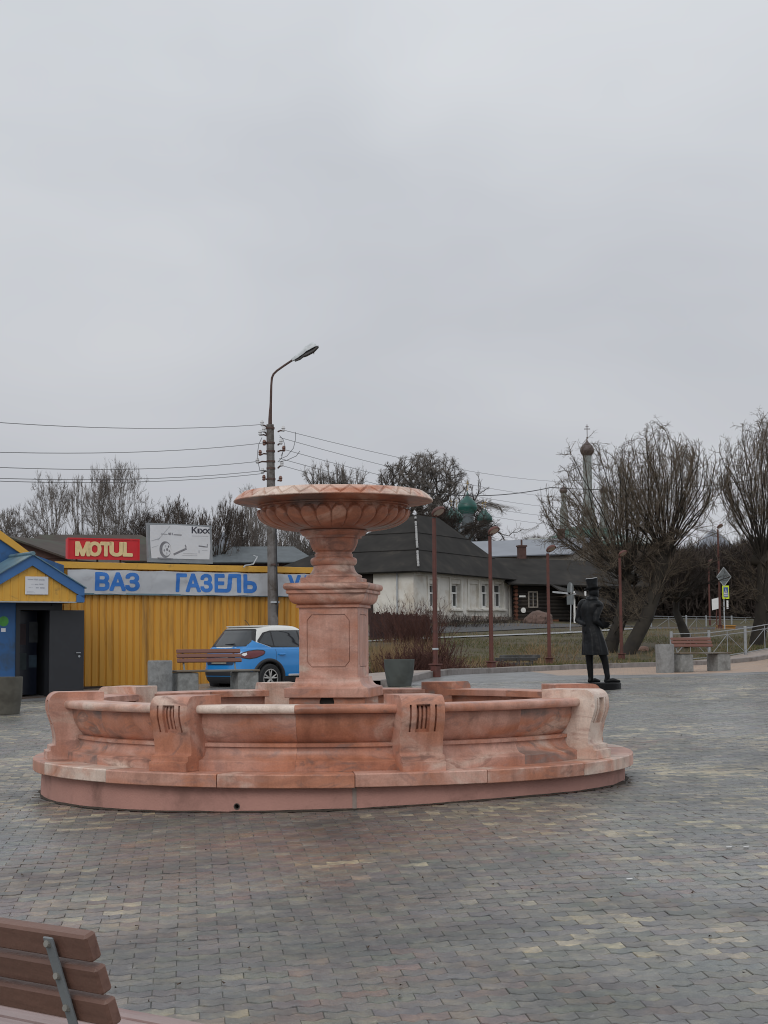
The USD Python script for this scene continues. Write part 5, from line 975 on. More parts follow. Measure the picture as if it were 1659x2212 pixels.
for sg in (-1, 1):
    nm = 'side_window'
    for poly in ([(.62, 1.17), (.98, 1.09), (.98, 1.42), (.82, 1.38)], [(1.02, 1.085), (1.82, 1.06), (1.82, 1.45), (1.02, 1.425)], [(1.87, 1.06), (2.72, 1.05), (2.5, 1.24), (2.16, 1.43), (1.87, 1.45)]):
        part(car, nm, patch(rnd(poly, .02), lambda x, z: side_pt(x, z, sg, *GS, .005), .05, sg > 0), M_glass, smooth=True, local=True)
    part(car, 'window_frame', patch(rnd([(.56, 1.19), (.95, 1.055), (2.85, 1.035), (2.55, 1.26), (2.18, 1.465), (1.0, 1.455), (.78, 1.405)], .03), lambda x, z: side_pt(x, z, sg, *GS, .002), .06, sg > 0), M_carblack, smooth=True, local=True)
    # blue shoulder rising behind the rear door up the pillar
    part(car, 'pillar', patch([(.14, 1.03), (1.05, 1.03), (.93, 1.052), (.54, 1.19), (.42, 1.27), (.36, 1.28)], lambda x, z: side_pt(np.maximum(x, RG(z) + .004), z, sg, *GS, .003), .04, sg > 0), M_carblue, smooth=True, local=True)
    tl = part(car, 'tail_light', patch(rnd([(.60, .885), (.68, .835), (.84, .815), (1.0, .84), (1.16, .90), (1.22, .95), (1.12, .985), (.95, .995), (.78, .975), (.66, .935)], .03), lambda s_, z: perim_pt(s_, z, sg, .008), .03, sg > 0), M_tail, smooth=True, local=True)
    part(tl, 'chrome_edge', patch(list(Polygon(rnd([(.60, .885), (.68, .835), (.84, .815), (1.0, .84), (1.16, .90), (1.22, .95), (1.12, .985), (.95, .995), (.78, .975), (.66, .935)], .03)).buffer(.02).exterior.coords)[:-1], lambda s_, z: perim_pt(s_, z, sg, .004), .03, sg > 0), M_carblack, smooth=True, local=True)
    part(tl, 'reversing_lamp', patch([(.64, .895), (.72, .865), (.77, .90), (.75, .945), (.67, .93)], lambda s_, z: perim_pt(s_, z, sg, .013), .03, sg > 0), M_tailw, smooth=True, local=True)
    for x in (WB0, WB1): m_ = lathe([(.396, sg*.5), (.392, sg*.86)], 36); part(car, 'arch_liner', (np.c_[m_[0][:, 0] + x, m_[0][:, 2], m_[0][:, 1] + .345], m_[1]), M_carblack, smooth=True, local=True)
    dr = part(car, 'door_handle', cat_(bx((.2, .035, .03), (1.18, sg*.885, .90), .01)), M_carblue, local=True)
    for x in (1.02 + .0, 1.86, 2.85):
        zs_ = np.linspace(.46, 1.02, 14); q = side_pt(np.full(14, x), zs_, sg, *BS, .0015); part(car, 'door_seam', tube(q, .004, 4), M_carblack, local=True)
    for x in (WB0, WB1): part(car, 'arch_trim', tube(np.vstack([side_pt(np.array([x + .43*math.cos(a)]), np.array([max(.25, .345 + .43*math.sin(a))]), sg, *BS, -.012) for a in np.linspace(-.2, PI + .2, 26)]), .042, 8), M_carblack, smooth=50, local=True)
    part(car, 'sill_trim', bx((1.5, .03, .05), (2.12, sg*.885, .42), .01), M_chrome, local=True)
    for x in (WB0, WB1):
        y = sg*.78; t = []
        v, f = lathe([(.20, -.10), (.31, -.105), (.34, -.08), (.345, -.04), (.345, .04), (.34, .08), (.31, .105), (.20, .10)], 36); v = np.c_[v[:, 0], v[:, 2]*sg + y, v[:, 1]*1.0]; v[:, 2] += .345; v[:, 0] += x
        wl = part(car, 'wheel', (v, f[:, ::-1] if sg > 0 else f), M_tyre, smooth=40, local=True)
        yo = y + sg*.085; rims = [cyl((x, yo - sg*.06, .345), (x, yo - sg*.05, .345), .225, n=30)]
        part(wl, 'rim_back', cat_(*rims), M_carblack, local=True)
        v, f = lathe([(.205, .0), (.225, .0), (.225, .02), (.205, .02)], 36); ringm = (np.c_[v[:, 0] + x, v[:, 2]*sg + yo, v[:, 1] + .345], f); v2 = [ringm, cyl((x, yo - sg*.02, .345), (x, yo + sg*.012, .345), .05, n=14)]
        for k in range(5):
            for da in (-.2, .2):
                a_ = k*2*PI/5 + .3; p0 = np.array([x + .04*math.cos(a_), yo, .345 + .04*math.sin(a_)]); p1 = np.array([x + .212*math.cos(a_ + da), yo, .345 + .212*math.sin(a_ + da)]); v2.append(cyl(p0, p1, .022, .016, 6))
        part(wl, 'rim', cat_(*v2), M_alloy, local=True)
    mv, mf = bx((.2, .16, .14), (2.72, sg*.97, 1.07), .05); part(car, 'mirror', (mv, mf), M_carblue, local=True)
# rear: window, plate, garnish, wiper, lamp
part(car, 'rear_window', patch(rnd([(-.60, 1.10), (.60, 1.10), (.63, 1.2), (.5, 1.45), (-.5, 1.45), (-.63, 1.2)], .06), lambda y, z: rear_pt(y, z, RG, FG, WG, 4.0, .008), .05, True), M_glass, smooth=True, local=True)
part(car, 'rear_window_frame', patch(rnd([(-.69, 1.085), (.69, 1.085), (.67, 1.2), (.55, 1.49), (-.55, 1.49), (-.67, 1.2)], .06), lambda y, z: rear_pt(y, z, RG, FG, WG, 4.0, .004), .05, True), M_carblack, smooth=True, local=True)
part(car, 'tailgate_recess', patch(rnd([(-.45, .66), (.45, .66), (.5, .84), (-.5, .84)], .05), lambda y, z: rear_pt(y, z, RX, FX, WX, 4.2, .005), .05, True), mat('car_blue_dark', (.012, .03, .07), .35, .05, 3), smooth=True, local=True)
part(car, 'number_plate', patch([(-.26, .69), (.26, .69), (.26, .80), (-.26, .80)], lambda y, z: rear_pt(y, z, RX, FX, WX, 4.2, .015), .06, True), mat('plate_dirty', (.22, .21, .18), .6, .2, 8), local=True)
part(car, 'plate_garnish', bx((.03, .60, .035), (.022, 0, .825), .01), M_chrome, local=True)
part(car, 'rear_bumper', patch(rnd([(-.72, .42), (.72, .42), (.7, .56), (-.7, .56)], .05), lambda y, z: rear_pt(y, z, RX, FX, WX, 4.2, .008), .05, True), M_carblack, smooth=True, local=True)
part(car, 'wiper', tube([(.21, .0, 1.13), (.195, -.2, 1.14), (.2, -.33, 1.15)], .012, 5), M_carblack, local=True)
part(car, 'spoiler', loft([1.535, 1.55, 1.565], lambda z: .56, lambda z: 1.2, lambda z: .56, 3.2, 5), M_carwhite, smooth=35, local=True)
part(car, 'aerial', tube([(.95, 0, 1.57), (.86, 0, 1.66), (.8, 0, 1.7)], .008, 5), M_carblack, local=True)
part(car, 'tow_cover', bx((.05, .3, .1), (.12, 0, .3), .02), M_carblack, local=True)
# ---------------------------------------------------------------- buildings behind
def prism(pts_bottom, pts_top): 
    n = len(pts_bottom); V = np.vstack([pts_bottom, pts_top]); i = np.arange(n); j = (i + 1) % n
    return V, np.vstack([np.c_[i, j, j + n], np.c_[i, j + n, i + n], [[n, n + q, n + q + 1] for q in range(1, n - 1)], [[0, q + 1, q] for q in range(1, n - 1)]])
def slab(pts, th):
    pts = np.asarray(pts, float); n_ = np.cross(pts[1] - pts[0], pts[2] - pts[0]); n_ /= np.linalg.norm(n_); n_ = n_ if n_[2] > 0 else -n_
    m = prism(pts - n_*th, pts); t = trimesh.Trimesh(*m, process=False); trimesh.repair.fix_normals(t); return np.array(t.vertices), np.array(t.faces)
M_plaster = mat('old_whitewash', (.68, .66, .61), .85, .08, 1.5, .2, 20, dirt=(.50, .44, .36), dscale=.9, dlo=.5, dhi=.72)
M_slate = usdkit.material(stage, L + 'dark_sheet_roof', {'g': ('geometry', {}), 'n': ('noise_texture', {'scale': .8, 'detail': 6.0, 'roughness': .65}), 'r': ('rgb_ramp', {'ramp': [(.3, (.013, .012, .011)), (.55, (.024, .022, .020)), (.72, (.045, .039, .032))]}), 'p': ('principled_bsdf', {'roughness': .85, 'specular_ior_level': .25})},
    [('g.position', 'n.vector'), ('n.fac', 'r.fac'), ('r.color', 'p.base_color')], surface='p.BSDF')
M_log = mat('dark_logs', (.015, .012, .010), .85, .35, 2, .3, 8, dirt=(.035, .027, .02), dscale=1.5)
M_darkwood = mat('dark_boards', (.024, .017, .014), .85, .3, 2, .2, 10)
M_frame = mat('window_white', (.75, .75, .73), .6, .1, 5); M_pane = mat('pane_dark', (.02, .022, .024), .08, .1, 2, spec=.7); M_ridge = mat('ridge_mortar', (.42, .42, .42), .9, .25, 6)
M_greenroof = mat('green_metal', (.02, .085, .065), .45, .25, 1.5); M_greyroof = mat('grey_metal_roof', (.17, .185, .215), .45, .12, .6); M_lightbrick = mat('light_brick', (.28, .25, .215), .85, .2, 4, dirt=(.2, .17, .14), dscale=2)
F_, R_ = P(893, 1352, 85), P(1104, 1342, 96); zF0, zR0 = F_[2], R_[2]; zE = P(893, 1237, 85)[2]
hu = np.array([R_[0] - F_[0], R_[1] - F_[1], 0]); HLn = np.linalg.norm(hu); hu /= HLn; hn = np.array([hu[1], -hu[0], 0])     # along the facade, outwards
def hb(s, o, z): return F_*[1, 1, 0] + hu*s + hn*o + np.array([0, 0, z])
def hhit(px, py, o=0.0):
    r = ray(px, py); q = F_[:2]*1.0 + hn[:2]*o; t = np.dot(q, hn[:2])/np.dot(r[:2], hn[:2]); p = EYE + r*t; return np.dot(p[:2] - F_[:2], hu[:2]), p[2]
def hbox(s0, s1, o0, o1, z0, z1):
    v, f = bx((s1 - s0, o1 - o0, z1 - z0), ((s0 + s1)/2, (o0 + o1)/2, (z0 + z1)/2)); return hb(0, 0, 0) + np.outer(v[:, 0], hu) + np.outer(v[:, 1], hn) + np.outer(v[:, 2], [0, 0, 1.0]), f[:, ::-1]
house = thing('white_house', 'old whitewashed one-storey house with dark hipped roof and tall windows', 'house', hb(5, -3, zF0))
wins = []
for c_, w_, blind in ((935, 17, 0), (984, 20, 0), (1022.5, 19, 1), (1048, 18, 0), (1076, 20, 0)):
    a = hhit(c_ - w_/2, 1312); b = hhit(c_ + w_/2, 1262); wins.append((a[0], b[0], a[1], b[1], blind))
zpl = hhit(1000, 1330)[1]
wall = to_man(hbox(0, HLn, -9, 0, zF0 - 1.5, zE + .15))
for a0, b0, z0, z1, bl in wins: wall = wall - to_man(hbox(a0, b0, -(.08 if bl else .38), .2, z0, z1))
part(house, 'wall', wall, M_plaster)
part(house, 'plinth', hbox(-.07, HLn + .07, -.3, .09, zF0 - 1.5, zpl), mat('plinth_stained', (.40, .37, .33), .9, .15, 1.5, dirt=(.2, .12, .09), dscale=.8, dlo=.48, dhi=.65))
for s in np.linspace(1.4, HLn - 2, 4)[:3]: part(house, 'cellar_opening', hbox(s, s + .8, .0, .095, zpl - .75, zpl - .25), M_black)
part(house, 'cornice', hbox(-.1, HLn + .1, .0, .14, zE - .12, zE + .16), M_plaster)
for a0, b0, z0, z1, bl in wins:
    fr = part(house, 'window_surround', cat_(hbox(a0 - .22, a0 - .02, 0, .07, z0 - .1, z1 + .25), hbox(b0 + .02, b0 + .22, 0, .07, z0 - .1, z1 + .25), hbox(a0 - .25, b0 + .25, 0, .09, z1 + .25, z1 + .4)), M_plaster)
    part(house, 'sill', hbox(a0 - .3, b0 + .3, 0, .16, z0 - .18, z0 - .08), M_plaster); part(house, 'sill_panel', cat_(hbox(a0, b0, 0, .04, z0 - .75, z0 - .68), hbox(a0, a0 + .06, 0, .04, z0 - .95, z0 - .75), hbox(b0 - .06, b0, 0, .04, z0 - .95, z0 - .75)), M_plaster)
    if not bl:
        w = part(house, 'window', cat_(hbox(a0, a0 + .12, -.3, -.2, z0, z1), hbox(b0 - .12, b0, -.3, -.2, z0, z1), hbox(a0, b0, -.3, -.2, z0, z0 + .1), hbox(a0, b0, -.3, -.2, z1 - .1, z1), hbox(a0, b0, -.3, -.18, z0 + (z1 - z0)*.58, z0 + (z1 - z0)*.58 + .1), hbox((a0 + b0)/2 - .05, (a0 + b0)/2 + .05, -.3, -.19, z0, z0 + (z1 - z0)*.58)), M_frame)
        part(w, 'pane', hbox(a0 + .02, b0 - .02, -.29, -.26, z0, z1), M_pane)
for s in (-.0, HLn - .25): part(house, 'corner_pilaster', hbox(s, s + .28, 0, .06, zpl, zE - .12), M_plaster)
part(house, 'side_wall', hbox(-.06, .0, -2.4, .06, zF0 - 1.0, zE), M_plaster, 'whitewashed rounded corner wall'); part(house, 'side_boards', hbox(-.1, -.02, -9, -2.4, zF0 - 1.0, zE), M_darkwood)
part(house, 'downpipe', cyl(hb(-.12, -.9, zF0 - .5), hb(-.12, -.9, zE), .05, n=8), M_zinc)
cF, cR, cB, cL = hb(-.5, .6, zE + .08), hb(HLn + .7, .6, zE + .0), hb(HLn + .7, -9.6, zE + .05), hb(-.5, -9.6, zE + .05)
apex = P(897, 1112, 91.5); apx2 = apex + np.array([hu[0]*3, hu[1]*3, 0])
for pts in ([cF, cR, apx2, apex], [cR, cB, apx2], [cB, cL, apex, apx2], [cL, cF, apex]): part(house, 'roof_slope', slab(pts, .1), M_slate)
rh_ = np.random.default_rng(2)
for t in np.linspace(.08, .93, 20):
    if rh_.random() < .8: p = apex + (cF - apex)*t; part(house, 'ridge_tile', bx((.12, .3, .1 + .08*rh_.random()), tuple(p + [0, 0, .06]), .02), M_ridge)
for f_ in (.35, .66): 
    a, b = cL + (apex - cL)*f_, cF + (apex - cF)*f_; part(house, 'roof_lap', tube([a + [0, 0, .02], b + [0, 0, .02]], .03, 4), M_slate); a, b = cF + (apex - cF)*f_, cR + (apx2 - cR)*f_; part(house, 'roof_lap', tube([a + [0, 0, .02], b + [0, 0, .02]], .03, 4), M_slate)
# left neighbour with dark roof, behind the shop
def gable_house(name, label, pxc, D, w, d, z0, ze, zr, rz, mw, mr, mg=None, chim=None, hip=0.0):
    c = P(pxc, 1393, D); t = thing(name, label, 'house', (c[0], D, z0), rz)
    v, f = bx((w, d, ze - z0 + 1), (0, 0, (ze - z0 - 1)/2)); part(t, 'wall', (v, f), mw, local=True)
    h = zr - z0; e = ze - z0; k = w/2*(1 - hip); o_ = .4
    for s in (-1, 1): part(t, 'roof_slope', slab([(-w/2 - o_, s*(d/2 + o_), e - .1), (w/2 + o_, s*(d/2 + o_), e - .1), (k + (o_ if hip == 0 else 0), 0, h), (-k - (o_ if hip == 0 else 0), 0, h)], .08), mr, local=True)
    for s in (-1, 1):
        if hip: part(t, 'roof_slope', slab([(s*(w/2 + o_), -d/2 - o_, e - .1), (s*(w/2 + o_), d/2 + o_, e - .1), (s*k, 0, h)], .08), mr, local=True)
        else:
            g_ = prism(np.array([(s*w/2 - .06, -d/2, e), (s*w/2 - .06, d/2, e), (s*w/2 - .06, 0, h - .1)]), np.array([(s*w/2 + .01, -d/2, e), (s*w/2 + .01, d/2, e), (s*w/2 + .01, 0, h - .1)])); part(t, 'gable', g_, mg or mw, local=True)
    if chim:
        for x in chim: part(t, 'chimney', cat_(bx((.4, .4, 1.0), (x, 0, h + .1)), bx((.5, .5, .1), (x, 0, h + .6))), M_redbrick, local=True)
    return t
M_redbrick = mat('dull_brick', (.085, .045, .038), .9, .2, 6); M_brownroof = mat('brown_roof', (.05, .037, .03), .85, .25, 1, dirt=(.05, .06, .04), dscale=.6); M_bluegreyw = mat('bluegrey_boards', (.085, .10, .11), .7, .2, 2)
def zat(py, D): return P(829, py, D)[2]
gable_house('house', 'brown hip-roofed house behind the red roof sign', 195, 80, 9, 8, zat(1400, 80), zat(1212, 80), zat(1150, 80), rad(8), M_lightbrick, M_brownroof, hip=.45)
gable_house('house', 'small dark red gabled shed roof left of the red roof sign', 78, 72, 4.2, 6, zat(1400, 72), zat(1208, 72), zat(1158, 72), rad(70), M_redbrick, M_brownroof, M_redbrick)
gable_house('house', 'dark roofed barn behind the utility pole', 636, 100, 6.5, 6, zat(1400, 100), zat(1236, 100), zat(1192, 100), rad(-6), M_darkwood, M_slate, hip=.3)
gable_house('house', 'blue-grey metal roofed house between the billboard and the pole', 505, 96, 9, 7, zat(1400, 96), zat(1215, 96), zat(1178, 96), rad(5), M_redbrick, M_bluegreyw, hip=.2)
t_ = P(483, 1195, 100); tw = thing('turret', 'small blue-grey pointed metal turret roof behind the billboard', 'turret', (t_[0], 100, zat(1400, 100))); part(tw, 'tower', cyl((t_[0], 100, zat(1400, 100)), (t_[0], 100, zat(1190, 100)), .8, n=8), M_lightbrick); part(tw, 'spire', cyl((t_[0], 100, zat(1192, 100)), (t_[0], 100, zat(1146, 100)), 1.1, .03, 8), M_greyroof)
gable_house('house', 'grey standing-seam metal roof with pale brick gable, right of the green domes', 1140, 112, 9.2, 9, zat(1345, 112), zat(1207, 112), zat(1168, 112), rad(-25), M_lightbrick, M_greyroof, M_lightbrick, chim=(2.6,))
# log house to the right
lh = P(1178, 1340, 99); LHZ = zat(1345, 99)
log = thing('log_house', 'low blackened log house with plank porch right of the white house', 'house', (lh[0], 99, LHZ), rad(14))
for k in range(11): 
    v, f = cyl((-2.9, -3.0, .1 + k*.21), (3.1, -3.0, .1 + k*.21), .12, n=8); part(log, 'log', (v, f), M_log, local=True)
part(log, 'wall', bx((6.0, 6.0, 3.2), (.1, 0, .7)), M_log, local=True)
for k in range(10): part(log, 'log_end', cyl((-2.93, -3.18, .1 + k*.24), (-2.93, -2.9, .1 + k*.24), .11, n=8), mat('log_end_red', (.13, .05, .03), .85, .3, 3) if k == 0 else L + 'log_end_red', local=True)
part(log, 'roof_slope', slab([(-3.6, -3.7, 2.2), (6.0, -3.7, 2.0), (4.8, .6, 3.75), (-4.4, .6, 4.0)], .1), M_slate, local=True); part(log, 'roof_slope', slab([(-4.4, .6, 3.98), (4.8, .6, 3.73), (5.4, 5, 2.2), (-3.6, 5, 2.2)], .1), M_slate, local=True)
part(log, 'chimney', cat_(bx((.45, .45, 1.0), (-1.2, .8, 4.2)), bx((.55, .55, .1), (-1.2, .8, 4.7)), cyl((-1.2, .8, 4.7), (-1.2, .8, 5.1), .06, n=6)), M_redbrick, local=True)
w = part(log, 'window', cat_(*[bx(a, b) for a, b in (((.07, .1, .95), (-2.15, -3.1, 1.25)), ((.07, .1, .95), (-1.6, -3.1, 1.25)), ((.6, .1, .07), (-1.87, -3.1, 1.72)), ((.6, .1, .07), (-1.87, -3.1, .8)), ((.05, .1, .9), (-1.87, -3.1, 1.25)))]), M_lightbrick, local=True); part(w, 'pane', bx((.5, .04, .9), (-1.87, -3.06, 1.25)), M_pane, local=True)
part(log, 'porch_roof', slab([(-.9, -5.2, 1.75), (2.6, -5.2, .75), (2.6, -2.9, 1.5), (-.9, -2.9, 2.35)], .08), M_slate, local=True)
for x in (.1, .8, 1.45): part(log, 'porch_post', bx((.09, .09, 1.9), (x, -4.8, .75)), M_frame, local=True)
part(log, 'porch_rail', bx((1.4, .06, .08), (.8, -4.8, .75)), M_lightbrick, local=True)
part(log, 'sill_beam', bx((2.6, .2, .35), (-1.6, -3.12, -.12)), mat('rust_beam', (.16, .065, .03), .8, .3, 3), local=True)
v, f = cyl((-2.5, -3.13, .62), (-2.5, -3.16, .62), .16, n=14); part(log, 'round_plate', (v, f), M_frame, local=True); part(log, 'name_plate', bx((.4, .03, .1), (-2.55, -3.14, 1.45)), M_frame, local=True)
# second log building further right behind the statue
gable_house('house', 'weathered grey log shed under bare trees right of the log house', 1275, 104, 5.5, 6, zat(1345, 104), zat(1275, 104), zat(1225, 104), rad(12), M_log, M_slate, M_darkwood)
# dark red plank fence before the white house
M_fence = mat('fence_maroon', (.04, .016, .014), .85, .3, 3, .2, 12)
fa_, fb_ = P(800, 1388, 70), P(927, 1380, 74); ft = thing('plank_fence', 'dark maroon plank fence in front of the white house corner', 'fence', fa_); nfp = 46; rfp = np.random.default_rng(4)
for k in range(nfp):
    t = k/(nfp - 1); p = fa_ + (fb_ - fa_)*t; h = zat(1321 + 10*t, p[1]) - p[2] + rfp.normal(0, .05); wd = np.linalg.norm(fb_ - fa_)/nfp*.93; an = math.atan2(fb_[1] - fa_[1], fb_[0] - fa_[0])
    part(ft, 'plank', move(bx((wd, .03, h + .6), (0, 0, h/2 - .3)), p + [0, rfp.normal(0, .012), 0], an), M_fence)
for h in (.4, 1.0): part(ft, 'rail', cyl(fa_ + [0, .06, h], fb_ + [0, .06, h], .04, n=5), M_fence)

# ---------------------------------------------------------------- churches
def onion(r, h, p, n=24):
    """Onion dome resting at p, greatest radius r."""
    pr = [(0, 0), (.62, 0), (.66, .05), (.86, .16), (.99, .32), (1.0, .42), (.92, .58), (.72, .74), (.46, .87), (.24, .98), (.12, 1.1), (.05, 1.22), (.02, 1.36), (0, 1.38)]
    return lathe([(a*r, b*h) for a, b in pr], n, p)
def cross(p, h):
    return cat_(cyl(p, p + [0, 0, h], .05*h/2, n=5), bx((h*.42, .05, .05*h), tuple(p + [0, 0, h*.68])), bx((h*.22, .05, .045*h), tuple(p + [0, 0, h*.84])), ball(p + [0, 0, .06*h], .07*h, 2))
M_dome = mat('dome_green', (.008, .07, .058), .4, .3, 1.2, dirt=(.02, .06, .05), dscale=.9); M_gold = mat('gilt', (.36, .24, .07), .35, .15, 5, metal=.8); M_drum = mat('drum_white', (.5, .52, .5), .8, .1, 2); M_grdome = mat('dome_grey', (.085, .06, .055), .5, .25, 2); M_ochre = mat('ochre_wall', (.42, .33, .17), .85, .15, 1.5, dirt=(.25, .2, .13), dscale=.8); M_lead = mat('drum_green', (.24, .26, .25), .7, .15, 2)
D1 = 165.0
c = P(1010, 1110, D1); ch = thing('church', 'church with cluster of green onion domes behind the white house roof', 'church', (c[0], D1, zat(1360, D1)))
part(ch, 'nave', bx((9, 9, zat(1190, D1) - zat(1370, D1)), (c[0] - .5, D1, (zat(1190, D1) + zat(1370, D1))/2)), M_drum)
for px, pb_, r, D, mm_ in ((1010, 1110, 21.5, D1, M_dome), (1049, 1131, 15, D1 - 5, M_dome), (986, 1130, 15, D1 - 5, M_dome), (1043, 1128, 13, D1 + 6, M_dome), (975, 1126, 14, D1 + 6, M_dome)):
    p = P(px, pb_, D); rr = r*D/3450; dm_ = part(ch, 'dome', onion(rr, rr*1.75, p), mm_, smooth=40); part(dm_, 'cross', cross(p + [0, 0, rr*1.75*1.34], rr*1.05), M_gold); part(dm_, 'drum', cyl(p - [0, 0, 4], p + [0, 0, .02], rr*.6, n=16), M_bluegreyw)
D2 = 135.0
c = P(1262, 1160, D2); ch2 = thing('church', 'old church with small dull onion domes half hidden behind the willows', 'church', (c[0], D2, zat(1360, D2)))
part(ch2, 'nave', bx((11, 10, zat(1178, D2) - zat(1365, D2)), (c[0] + .8, D2, (zat(1178, D2) + zat(1365, D2))/2)), M_ochre)
A0, A1 = P(1160, 1176, D2 - 6.5), P(1390, 1176, D2 - 6.5); B0, B1 = A0 + [0, 13, 0], A1 + [0, 13, 0]; T0, T1 = P(1235, 1138, D2), P(1310, 1138, D2)
for pts in ([A0, A1, T1, T0], [B0, B1, T1, T0], [A0, B0, T0], [A1, B1, T1]): part(ch2, 'roof_slope', slab(pts, .12), M_greenroof)
part(ch2, 'cornice', bx((12.0, .4, .5), (c[0] + .8, D2 - 5.1, zat(1180, D2))), M_drum)
for k in range(4): x = c[0] - 3 + k*2.4; wn = part(ch2, 'window', bx((.9, .12, 2.0), (x, D2 - 5.06, zat(1225, D2))), M_frame); part(wn, 'pane', bx((.7, .1, 1.8), (x, D2 - 5.1, zat(1225, D2))), M_pane)
for px, pt, pb_, r, dr in ((1268.5, 945, 985, 15.5, 12), (1217.5, 1046, 1066, 9, 7), (1304.5, 1045, 1066, 9, 7)):
    p = P(px, pb_, D2); rr = r*D2/3450; dm_ = part(ch2, 'dome', onion(rr, (pb_ - pt)*D2/3450/1.3, p, 20), M_grdome, smooth=40); part(dm_, 'cross', cross(P(px, pt, D2) - [0, 0, .1], rr*2.0 if r > 10 else rr*1.5), M_grdome)
    part(dm_, 'drum', lathe([(rr*.62, 0), (rr*.62, -(1100 - pb_)*D2/3450*.8), (rr*.95, -(1100 - pb_)*D2/3450), (rr*1.15, -(1150 - pb_)*D2/3450)], 16, p), M_lead, smooth=40)
c = P(1540, 1190, 150); tt = thing('tent_tower', 'grey pyramid tower roof showing between the willows at the right', 'tower', (c[0], 150, zat(1360, 150)))
part(tt, 'wall', bx((4.6, 4.6, zat(1212, 150) - zat(1360, 150)), (c[0], 150, (zat(1212, 150) + zat(1360, 150))/2)), M_redbrick); q = 2.6; z0 = zat(1212, 150); Vt_ = np.array([(c[0] - q, 150 - q, z0), (c[0] + q, 150 - q, z0), (c[0] + q, 150 + q, z0), (c[0] - q, 150 + q, z0), (c[0], 150, zat(1147, 150))])
part(tt, 'spire', (Vt_, np.array([[0, 1, 4], [1, 2, 4], [2, 3, 4], [3, 0, 4], [0, 2, 1], [0, 3, 2]])), M_greyroof)
